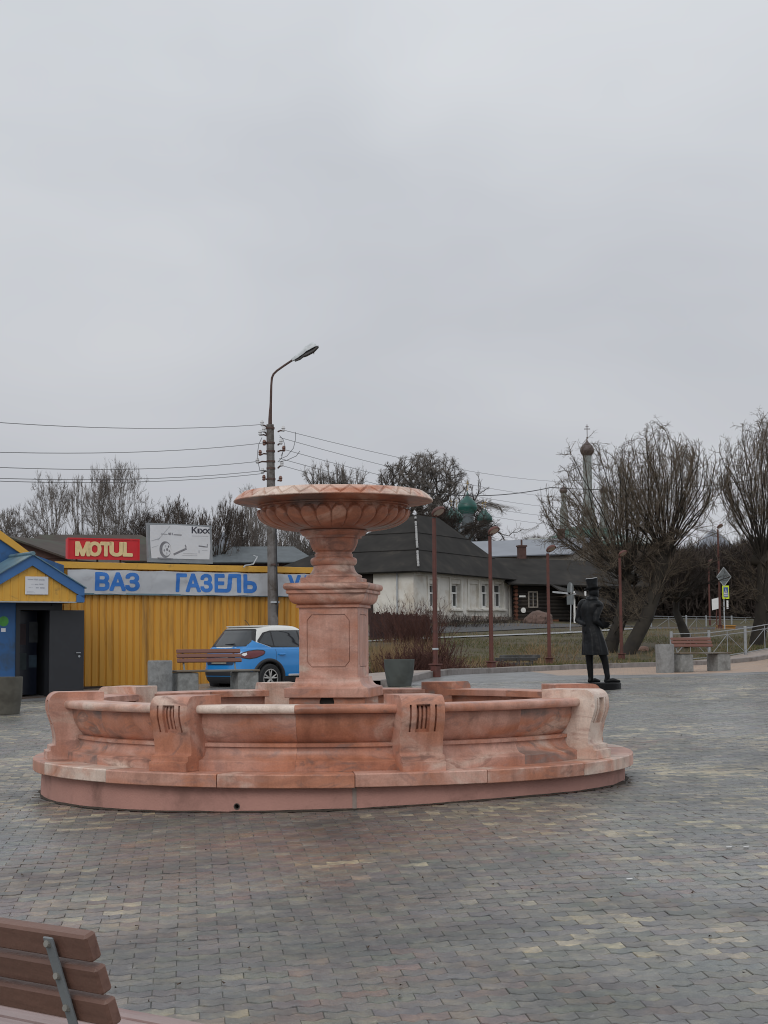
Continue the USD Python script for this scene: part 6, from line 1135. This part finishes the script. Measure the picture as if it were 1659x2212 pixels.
# ---------------------------------------------------------------- bare trees
def bark(name, a, b, sc_=2.0): return mat(name, a, .9, .2, sc_, col2=b)
M_bark = bark('bark_dark', (.022, .018, .014), (.05, .04, .03)); M_willowbark = bark('bark_willow', (.014, .011, .009), (.034, .028, .02)); M_twig = bark('twig_brown', (.05, .038, .032), (.10, .08, .068), 1.0); M_twigw = bark('twig_willow', (.07, .052, .036), (.14, .112, .082), .8)
M_twigp = bark('twig_pale', (.10, .085, .075), (.19, .17, .155), .8); M_birch = bark('bark_grey', (.12, .105, .095), (.24, .22, .205)); M_twigd = bark('twig_dark', (.022, .016, .013), (.042, .03, .024), 1.0); M_red = L + 'sign_red'
def unit(v): return v/np.maximum(np.linalg.norm(v, axis=-1, keepdims=True), 1e-9)
class Tree:
    """Collects thick pieces (trunk and limbs) and fine twigs."""
    cut = .028
    def __init__(s, seed): s.r = np.random.default_rng(seed); s.a, s.b, s.ra, s.rb = [], [], [], []; s.ta, s.tb, s.tr = [], [], []
    def limb(s, p, d, ln, r0, r1, n=6, wob=.12, up=.0):
        """A crooked limb; returns its points, directions and radii."""
        pts, dirs, rs = [np.array(p, float)], [unit(np.array(d, float))], [r0]
        for k in range(n):
            dd = unit(dirs[-1] + s.r.normal(0, wob, 3) + np.array([0, 0, up])); q = pts[-1] + dd*ln/n; rr = r0 + (r1 - r0)*(k + 1)/n
            s.a.append(pts[-1]); s.b.append(q); s.ra.append(rs[-1]); s.rb.append(rr); pts.append(q); dirs.append(dd); rs.append(rr)
        return np.array(pts), np.array(dirs), np.array(rs)
    def path(s, pts, r0, r1):
        pts = np.array(pts, float); rs = np.linspace(r0, r1, len(pts))
        for k in range(len(pts) - 1): s.a.append(pts[k]); s.b.append(pts[k + 1]); s.ra.append(rs[k]); s.rb.append(rs[k + 1])
        return pts
    def twigs(s, P0, D0, ln, r, spread, up=0.0, n2=0, l2=.5):
        """Many twigs at once from points P0 along D0; each with n2 side twigs."""
        N = len(P0); d = unit(D0 + s.r.normal(0, spread, (N, 3)) + np.array([0, 0, up])); L_ = ln*s.r.uniform(.55, 1.25, N)
        e = P0 + d*L_[:, None]; s.ta.append(P0); s.tb.append(e); s.tr.append(np.full(N, r))
        if n2:
            t = s.r.uniform(.15, .95, (N, n2)); q = (P0[:, None] + (e - P0)[:, None]*t[..., None]).reshape(-1, 3); dd = np.repeat(d, n2, 0)
            d2 = unit(dd + s.r.normal(0, .42, dd.shape) + np.array([0, 0, up])); l = l2*s.r.uniform(.5, 1.3, len(q)); s.ta.append(q); s.tb.append(q + d2*l[:, None]); s.tr.append(np.full(len(q), r*.7))
            return q, d2, q + d2*l[:, None]
        return P0, d, e
    def fit(s, centre, half, top, n0=0, pc=74):
        """Scale everything from limb n0 on about `centre` so the crown reaches the given half width and height."""
        c = np.array(centre, float); q = np.vstack(s.tb) - c; k = half/np.percentile(np.abs(q[:, 0] - np.median(q[:, 0])), pc); kz = (top - c[2])/np.percentile(q[:, 2], 99.6); m = np.array([k, k, kz]); sh = lambda a: c + (np.asarray(a) - c)*m
        s.ta = [sh(a) for a in s.ta]; s.tb = [sh(a) for a in s.tb]; s.a = [p if i < n0 else sh(p) for i, p in enumerate(s.a)]; s.b = [p if i < n0 else sh(p) for i, p in enumerate(s.b)]
    def rounded(s, c, rad_, n0=0, at=.82, k=.38):
        """Draw in what sticks out of an ellipsoid, so that the crown has a full rounded outline."""
        c, rad_ = np.array(c, float), np.array(rad_, float)
        def sh(a):
            v = (np.asarray(a) - c)/rad_; v[..., 2] = v[..., 2]; l = np.linalg.norm(v*[1, 1, 1], axis=-1, keepdims=True); m = np.where((l > at) & (v[..., 2:3] > -.35), (at + (l - at)*k)/np.maximum(l, 1e-6), 1.0); return c + v*m*rad_
        s.ta = [sh(a) for a in s.ta]; s.tb = [sh(a) for a in s.tb]; s.a = [p if i < n0 else sh(p) for i, p in enumerate(s.a)]; s.b = [p if i < n0 else sh(p) for i, p in enumerate(s.b)]
    def build(s, name, label, base, mt, mc, group=None, cat='tree'):
        t = thing(name, label, cat, base, 0, group)
        ra = np.array(s.ra); thick = ra > s.cut; a, b, rb = np.array(s.a), np.array(s.b), np.array(s.rb); d_ = unit(b - a)*np.where(ra > .05, ra*.32, 0)[:, None]; a, b = a - d_, b + d_
        part(t, 'trunk', segs_mesh(a[thick], b[thick], ra[thick], rb[thick], 7), mt, smooth=True)
        ms = [spikes_mesh(np.vstack(s.ta), np.vstack(s.tb), np.concatenate(s.tr))]
        if (~thick).any(): ms.append(segs_mesh(a[~thick], b[~thick], ra[~thick], rb[~thick], 4))
        part(t, 'crown', cat_(*ms), mc)
def pick(rng, pts, dirs, n, t0=.2):
    k = rng.uniform(t0, .999, n)*(len(pts) - 1); i = np.minimum(k.astype(int), len(pts) - 2); f = (k - i)[:, None]; return pts[i]*(1 - f) + pts[i + 1]*f, dirs[i + 1]
def willow(label, trunk_pts, r0, r1, nshoot, len_fn, seed, spread=1.15, bias=(0, 0, 0), low=10, half=4.0, top=9.0, ell=None):
    T = Tree(seed); T.cut = .0125; tp = T.path(trunk_pts, r0, r1); head = tp[-1]; R = T.r; n0 = len(T.a)
    for k in range(5): a = R.uniform(0, 2*PI); T.limb(head + [0, 0, -.2], (math.cos(a), math.sin(a), R.uniform(-.2, .6)), .5, r1*1.1, r1*.8, 2, .2)
    for k in range(nshoot):
        a = R.uniform(0, 2*PI); el = R.uniform(0, 1)**.62*spread; d = np.array([math.cos(a)*math.sin(el), math.sin(a)*math.sin(el), math.cos(el)]) + np.array(bias)*R.uniform(.3, 1); d = unit(d)
        ln = len_fn(d, R); p0 = head + np.array([math.cos(a), math.sin(a), 0])*R.uniform(.05, .4) + [0, 0, R.uniform(-.35, .25)]; rr = R.uniform(.013, .036)
        pts, dirs, rs = T.limb(p0, d, ln, rr, .008, 8, .11, .03)
        q, dq = pick(R, pts, dirs, 11, .25)
        for u_ in range(len(q)):
            l2 = ln*R.uniform(.1, .27); p2, d2, _ = T.limb(q[u_], unit(dq[u_] + R.normal(0, .55, 3)), l2, .010, .005, 3, .2, .04)
            w, dw = pick(R, p2, d2, 7, .1); T.twigs(w, dw, .36, .0052, .85, .06, 4, .2)
        w, dw = pick(R, pts, dirs, 10, .5); T.twigs(w, dw, .4, .007, .6, .1, 3, .28)
    T.fit(head, half*1.12, top + .5, n0, 95)
    if ell: T.rounded(P(ell[0], ell[1], head[1]), (ell[2]*head[1]/3450, ell[2]*head[1]/3450, ell[3]*head[1]/3450), n0)
    # thin suckers low on the trunk
    for k in range(low):
        f = R.uniform(.25, .95); i = int(f*(len(tp) - 1)); q = tp[i] + (tp[min(i + 1, len(tp) - 1)] - tp[i])*(f*(len(tp) - 1) - i); a = R.uniform(0, 2*PI); pts, dirs, rs = T.limb(q, (math.cos(a), math.sin(a)*.6, R.uniform(.2, 1.1)), R.uniform(1.0, 2.4), .03, .008, 5, .15, .02)
        w, dw = pick(R, pts, dirs, 14, .1); T.twigs(w, dw, .6, .009, .5, .05, 3, .4)
    T.build('willow_tree', label, trunk_pts[0], M_willowbark, M_twigw)
DW = 62.0
lenA = lambda d, R: (5.0 + 1.6*d[2] - 1.0*max(0, d[0]))*R.uniform(.8, 1.08)
willow('leaning pollard willow left of the two behind the statue', [P(1314, 1424, DW), P(1322, 1385, DW), P(1340, 1338, DW + .3), P(1350, 1290, DW + .6), P(1352, 1240, DW + .8)], .30, .22, 74, lenA, 31, 1.4, (-.35, 0, .1), 26, 2.6, zat(938, DW), (1292, 1100, 128, 168))
lenB = lambda d, R: (5.6 + .4*d[2])*R.uniform(.78, 1.06)
willow('leaning pollard willow with broad crown right of the statue', [P(1348, 1428, DW - 1), P(1370, 1385, DW - .8), P(1396, 1335, DW - .5), P(1420, 1265, DW), P(1436, 1185, DW)], .30, .24, 74, lenB, 32, 1.15, (0, 0, .25), 20, 2.3, zat(906, DW), (1428, 1070, 122, 168))
willow('tall upright willow cut by the right edge of the picture', [P(1632, 1400, DW + 2), P(1644, 1340, DW + 2), P(1650, 1270, DW + 2), P(1648, 1200, DW + 2)], .32, .26, 64, lambda d, R: (4.6 + 1.6*d[2])*R.uniform(.8, 1.1), 33, 1.0, (0, 0, .35), 24, 2.0, zat(886, DW + 2), (1650, 1060, 104, 180))
T = Tree(34); T.path([P(1488, 1392, 64), P(1482, 1375, 64.2), P(1472, 1350, 64.5), P(1460, 1320, 65), P(1462, 1285, 65.2)], .24, .1); pts = np.array([P(1462, 1285, 65.2), P(1464, 1240, 65.5)]); 
for k in range(16): a = T.r.uniform(0, 2*PI); p_, d_2, _ = T.limb(P(1461, 1300, 65), (math.cos(a)*.8, math.sin(a)*.8, T.r.uniform(.3, 1)), T.r.uniform(1.5, 3), .05, .01, 5, .15, .03); w, dw = pick(T.r, p_, d_2, 22, .15); T.twigs(w, dw, .7, .01, .45, .08, 3, .45)
T.build('willow_tree', 'small crooked dark tree behind the far bench railing', P(1488, 1392, 64), M_willowbark, M_twigd)

def broad(name, label, px, py_base, D, h, spread, seed, mt, mc, r0=.4, fork=.35, nl=7, depth=3, twl=.9, twr=.012, droop=0.0, wob=.2, lean=0.0, ntw=9, narrow=1.0, half=None, top=None, ell=None):
    """A forking tree: trunk, limbs, branches and a haze of twigs."""
    T = Tree(seed); R = T.r; b = P(px, py_base, D); pts, dirs, rs = T.limb(b, (lean, 0, 1), h*fork, r0, r0*.75, 5, .05)
    front = [(pts[-1], dirs[-1], r0*.7, h*(1 - fork))]
    if narrow < 1: # a leader with side limbs
        p2, d2, r2 = T.limb(pts[-1], dirs[-1], h*(1 - fork)*.95, r0*.72, .03, 10, .05, .05)
        q, dq = pick(R, np.vstack([pts[2:], p2]), np.vstack([dirs[2:], d2]), nl*4, .1); zz = (q[:, 2] - b[2])/h
        front = [(q[i], unit(np.array([math.cos(a), math.sin(a), .55 + .9*zz[i]])), max(.03, r0*.35*(1 - zz[i])), h*spread*(1.15 - zz[i])) for i, a in enumerate(R.uniform(0, 2*PI, len(q)))]
        depth_ = depth - 1
    else: depth_ = depth
    ends = []
    for lev in range(depth_):
        nxt = []
        for p, d, r, ln in front:
            k = nl if (lev == 0 and narrow >= 1) else 3
            if lev == 0 and narrow < 1: k = 1
            for c in range(k):
                a = (c + R.uniform(0, .6))*2*PI/k; perp = unit(np.cross(d, [math.cos(a), math.sin(a), .3])); ang = spread*(1.0 if lev == 0 else .75)*R.uniform(.5, 1.1)
                dd = unit(d*math.cos(ang) + perp*math.sin(ang)) if not (lev == 0 and narrow < 1) else d
                l = ln*((.52, .40, .34)[min(lev, 2)] if narrow >= 1 else (.6 if lev == 0 else .42))*R.uniform(.8, 1.2); pp, ddv, rr = T.limb(p, dd, l, r*(.75 if lev else .8), r*.45, 5, wob, .05 - droop)
                nxt.append((pp[-1], ddv[-1], r*.5, ln*(.62 if narrow < 1 else 1))); ends.append((pp, ddv, lev))
                if lev > 0 or narrow < 1:
                    w, dw = pick(R, pp, ddv, ntw, .25)
                    for u_ in range(len(w)):
                        if R.random() < .55: p3, d3, _ = T.limb(w[u_], unit(dw[u_] + R.normal(0, .5, 3)), l*R.uniform(.25, .5), max(.012, r*.2), .008, 3, wob*.9, .03); x, dx = pick(R, p3, d3, 5, .2); T.twigs(x, dx, twl*.6, twr*.8, .55, .05, 2, twl*.4)
                    T.twigs(w, dw, twl, twr, .6, .05, 3, twl*.5)
        front = nxt
    q = np.array([f[0] for f in front]); dq = np.array([f[1] for f in front]); T.twigs(np.repeat(q, 5, 0), np.repeat(dq, 5, 0), twl*1.1, twr, .5, .05, 4, twl*.55)
    if half: T.fit(b, half, top)
    if ell: T.rounded(P(ell[0], ell[1], D), (ell[2]*D/3450, ell[2]*D/3450, ell[3]*D/3450), 5)
    T.build(name, label, b, mt, mc)
def px_tree(name, label, px, py_base, D, top_px, half_px, seed, mt, mc, **k):
    broad(name, label, px, py_base, D, (py_base - top_px)*D/3450, k.pop('spread', .6), seed, mt, mc, half=half_px*D/3450, top=zat(top_px, D), **k)
px_tree('oak_tree', 'gnarled bare oak with rounded crown behind the fountain bowl', 925, 1300, 182, 958, 104, 41, M_bark, M_twigp, spread=.78, r0=.75, fork=.42, nl=11, depth=4, twl=.75, twr=.018, wob=.32, ntw=9, ell=(935, 1070, 110, 105))
px_tree('bare_tree', 'bare spreading tree behind the bowl, left of the oak', 708, 1300, 118, 998, 32, 42, M_bark, M_twigp, nl=6, r0=.26, fork=.5, twl=.6, twr=.014, wob=.22, ntw=6)
px_tree('bare_tree', 'bare tree next to the oak on its left, half hidden by bowl', 780, 1300, 122, 1008, 45, 43, M_bark, M_twigp, nl=6, r0=.26, fork=.45, twl=.6, twr=.014, wob=.22, ntw=6)
px_tree('bare_tree', 'dark bare tree in front of the left green domes', 958, 1260, 172, 1078, 32, 44, M_bark, M_twigd, nl=6, r0=.26, fork=.35, twl=.6, twr=.016, ntw=7)
px_tree('bare_tree', 'low dense dark tree at the foot of the green domes', 1003, 1260, 140, 1098, 60, 45, M_bark, M_twigd, spread=.7, nl=7, r0=.3, fork=.3, twl=.7, twr=.02, wob=.25, ntw=12)
for i_, (px, top, D, hp, kind, lab) in enumerate([(112, 1012, 92, 34, 0, 'slender pale birch, leftmost tall one above the porch'), (186, 1000, 96, 36, 0, 'slender pale birch second from left above the red roof sign'), (268, 990, 98, 40, 0, 'tall pale birch with forked top above the red roof sign'), (228, 1022, 105, 34, 0, 'birch behind the taller ones, centre of the birch group'),
        (298, 1095, 100, 38, 1, 'low dark bare tree right of the birches'), (375, 1066, 96, 34, 1, 'dark bare rounded tree above the left end of the billboard'), (425, 1092, 98, 28, 1, 'dark bare tree above the right end of the billboard'), (470, 1080, 94, 32, 1, 'dark bare tree between billboard and utility pole'), (507, 1092, 97, 22, 1, 'dark bare tree just left of the utility pole'),
        (538, 1045, 108, 26, 0, 'thin pale birch behind the utility pole'), (612, 1100, 104, 26, 0, 'pale birch right of the utility pole'), (645, 1110, 100, 28, 0, 'pale birch under the left half of the bowl'), (562, 1105, 100, 24, 0, 'pale birch seen just right of the billboard, before the pole'), (2, 1088, 90, 32, 1, 'bare tree cut by the left edge above the blue gable'), (340, 1105, 102, 40, 1, 'low dark bare tree directly behind the billboard')]):
    if kind == 0: px_tree('birch_tree', lab, px, 1370, D, top, hp, 60 + i_, M_birch, M_twigp, spread=.42, r0=.12, fork=.3, nl=4, depth=4, twl=.7, twr=.0075, wob=.19, ntw=2)
    else: px_tree('bare_tree', lab, px, 1370, D, top, hp, 60 + i_, M_bark, M_twig if px > 100 else M_twigp, spread=.62, r0=.17, fork=.45, nl=5, depth=4, twl=.5, twr=.010, wob=.24, ntw=3)
px_tree('bare_tree', 'far rounded bare tree right of the grey metal roof', 1143, 1230, 170, 1155, 26, 91, M_bark, M_twigp, spread=.7, nl=6, r0=.25, fork=.25, twl=.8, twr=.018, ntw=6)
# brown thicket under the willows: a mass nobody could count
rt_ = np.random.default_rng(77); NT = 36000
px = rt_.uniform(1205, 1760, NT); D = rt_.uniform(106, 126, NT); topy = 1228 - 32*np.clip((px - 1260)/60, 0, 1) + 12*np.sin(px*.021) + 18*meshkit.noise(np.c_[px*.03, px*0, px*0], 4) - 25*np.exp(-((px - 1620)/90)**2) + 25*np.exp(-((px - 1215)/25)**2)
py = 1358 - (1358 - topy)*rt_.uniform(0, 1, NT)**.75
pts = np.array([P(a, b, c) for a, b, c in zip(px, py, D)]); dr = unit(np.c_[rt_.normal(0, .5, NT), rt_.normal(0, .5, NT), np.abs(rt_.normal(.6, .5, NT))]); ln = rt_.uniform(.5, 1.7, NT)
keep = np.ones(NT, bool); 
solid('thicket', 'dense brown thicket of bare brush behind the statue and far railing', 'thicket', cat_(spikes_mesh(pts, pts + dr*ln[:, None], rt_.uniform(.028, .06, NT))), M_twigd, kind='stuff')
NT = 9000; px = rt_.uniform(-60, 700, NT); D = rt_.uniform(106, 125, NT); topy = 1168 + 26*meshkit.noise(np.c_[px*.02, px*0, px*0], 6); py = 1330 - (1330 - topy)*rt_.uniform(0, 1, NT)**.8
pts = np.array([P(a, b, c) for a, b, c in zip(px, py, D)]); dr = unit(np.c_[rt_.normal(0, .45, NT), rt_.normal(0, .45, NT), np.abs(rt_.normal(.7, .5, NT))]); ln = rt_.uniform(.7, 2.2, NT)
solid('far_brush', 'far grey-brown belt of bare brush behind the shop', 'brush', spikes_mesh(pts, pts + dr*ln[:, None], rt_.uniform(.025, .055, NT)), M_twigd, kind='stuff')

# ---------------------------------------------------------------- bushes, dry stalks, grass
M_bushred = bark('twig_maroon', (.045, .017, .013), (.085, .034, .025), 1.5); M_stalk = bark('dry_stalk', (.16, .105, .055), (.27, .19, .10), 1.2); M_grass = bark('grass_blade', (.05, .062, .014), (.125, .105, .042), .45)
def bush(label, px, py, D, w, h, n, seed, m, name='bush'):
    T = Tree(seed); R = T.r; b = P(px, py, D); t = thing(name, label, name.replace('_', ' '), b)
    p0 = b + np.c_[R.normal(0, w*.22, n), R.normal(0, w*.15, n), np.full(n, -.05)]; d = unit(np.c_[R.normal(0, .38, n) + (p0[:, 0] - b[0])*.5/w, R.normal(0, .3, n), np.ones(n)]); l = h*R.uniform(.5, 1.05, n)
    e = p0 + d*l[:, None]; T.ta.append(p0); T.tb.append(e); T.tr.append(np.full(n, .013)); T.ta, T.tb, T.tr
    ts = R.uniform(.3, .95, (n, 5)); q = (p0[:, None] + (e - p0)[:, None]*ts[..., None]).reshape(-1, 3); dd = unit(np.repeat(d, 5, 0) + R.normal(0, .4, (n*5, 3))); T.ta.append(q); T.tb.append(q + dd*(h*.22*R.uniform(.4, 1.2, n*5))[:, None]); T.tr.append(np.full(n*5, .008))
    part(t, 'stems', spikes_mesh(np.vstack(T.ta), np.vstack(T.tb), np.concatenate(T.tr)), m)
bush('dense maroon-stemmed bush left of the first lamp post', 885, 1452, 41, 1.7, .8, 200, 1, M_bushred); bush('dark maroon bush behind the first lamp post', 935, 1452, 43, 1.3, 1.0, 220, 2, M_bushred); bush('spreading maroon bush right of the first lamp post', 972, 1455, 42.5, 1.2, .5, 130, 3, M_bushred)
bush('tall thin bush against the plank fence', 905, 1395, 64, 2.2, 2.0, 150, 4, M_bushred); bush('tangle of bare stems before the white house corner', 875, 1385, 66, 3.0, 1.9, 150, 5, M_bushred)
bush('sprawling reddish bush at the second lamp post foot', 1085, 1450, 47, 1.2, .4, 110, 6, M_bushred); bush('low brown weeds below the white house windows, left part', 990, 1362, 82, 5, 1.0, 260, 7, M_twigd, 'weeds'); bush('low brown weeds below the white house windows, right part', 1070, 1356, 88, 5, .9, 260, 8, M_twigd, 'weeds'); bush('thin brown stalks right of the plank steps', 1172, 1432, 54, 1.8, .9, 90, 9, M_stalk, 'weeds')
rs2 = np.random.default_rng(15)
def field(name, label, cat, n, pxr, Dr, m, h, r, lean=.35, dens=None):
    px = rs2.uniform(*pxr, n); D = Dr[0] + (Dr[1] - Dr[0])*rs2.uniform(0, 1, n)**1.3; x = (px - IW/2)/FPX*D; y = D
    k = ~contains_xy(plaza_poly.buffer(2.2), x, y)
    if dens: k &= rs2.random(n) < dens(x, y)
    x, y = x[k], y[k]; n = len(x); p = np.c_[x, y, G(x, y) + .07]; d = unit(np.c_[rs2.normal(0, lean, n), rs2.normal(0, lean, n), np.ones(n)])
    solid(name, label, cat, spikes_mesh(p, p + d*(h*rs2.uniform(.4, 1.2, n))[:, None], rs2.uniform(.6, 1.3, n)*r), m, kind='stuff')
patchy = lambda x, y: np.clip((meshkit.fbm(np.c_[x*.35, y*.35, x*0], 3, 31) - .36)*4, .03, 1)
field('grass', 'short olive winter grass on the bank beyond the kerb', 'grass', 85000, (640, 1720), (37, 80), M_grass, .13, .012, .5, patchy)
field('dry_grass', 'tan dry stalks scattered over the grass bank', 'dry grass', 16000, (700, 1720), (38, 84), M_stalk, .26, .008, .35, lambda x, y: np.clip((meshkit.fbm(np.c_[x*.3, y*.3, x*0 + 5], 3, 37) - .42)*4, .02, 1))
def near_fence(x, y): return np.clip(1.2 - ((x - (870 - IW/2)/FPX*y)/1.6)**2, 0, 1)
field('tall_dry_stalks', 'taller ochre dry stalks behind the planter', 'dry grass', 3500, (800, 960), (40, 60), M_stalk, .75, .010, .18, near_fence)

# litter on the square
M_leaf = mat('dead_leaf', (.05, .03, .018), .8, .4, 30); M_scrap = mat('white_scrap', (.6, .6, .6), .7, .1, 5); rl = np.random.default_rng(8); Vl, Fl = [], []
for k in range(170):
    D = 7 + 20*rl.random()**1.5; x = rl.uniform(-.25, .25)*D
    if Point(x, D).within(foot.buffer(.1)): continue
    a = rl.uniform(0, 2*PI); l = rl.uniform(.006, .016); w = l*.6; z = G(x, D) + .006; c, s_ = math.cos(a), math.sin(a); q = np.array([(-l, 0, .004), (0, -w, .0), (l, 0, rl.uniform(.004, .016)), (0, w, .002)]); V = np.c_[x + q[:, 0]*c - q[:, 1]*s_, D + q[:, 0]*s_ + q[:, 1]*c, z + q[:, 2]]; Fl += [[len(Vl)*4 + i for i in t] for t in ((0, 1, 2), (0, 2, 3))]; Vl.append(V)
solid('fallen_leaves', 'tiny dark dead leaves scattered over the paving', 'leaves', (np.vstack(Vl), np.array(Fl)), M_leaf, kind='stuff')
for x_, y_ in ((1345, 1690), (1575, 1835), (1612, 1832), (1360, 1905)):
    D = None
    for D in np.arange(6, 16, .05):
        if P(x_, y_, D)[2] <= G(P(x_, y_, D)[0], D): break
    p = P(x_, y_, D); v, f = bx((.035, .022, .004), (0, 0, 0), .001); solid('paper_scrap', {1345: 'small white scrap on the paving just right of the fountain foot', 1575: 'small white scrap on the paving, left one of a pair at the right', 1612: 'small white scrap on the paving, right one of a pair at the right', 1360: 'small white scrap on open paving in the middle right foreground'}[x_], 'paper scrap', (np.c_[v[:, 0], v[:, 1], v[:, 2] + .08*v[:, 0]] + [p[0], D, G(p[0], D) + .009], f), M_scrap)
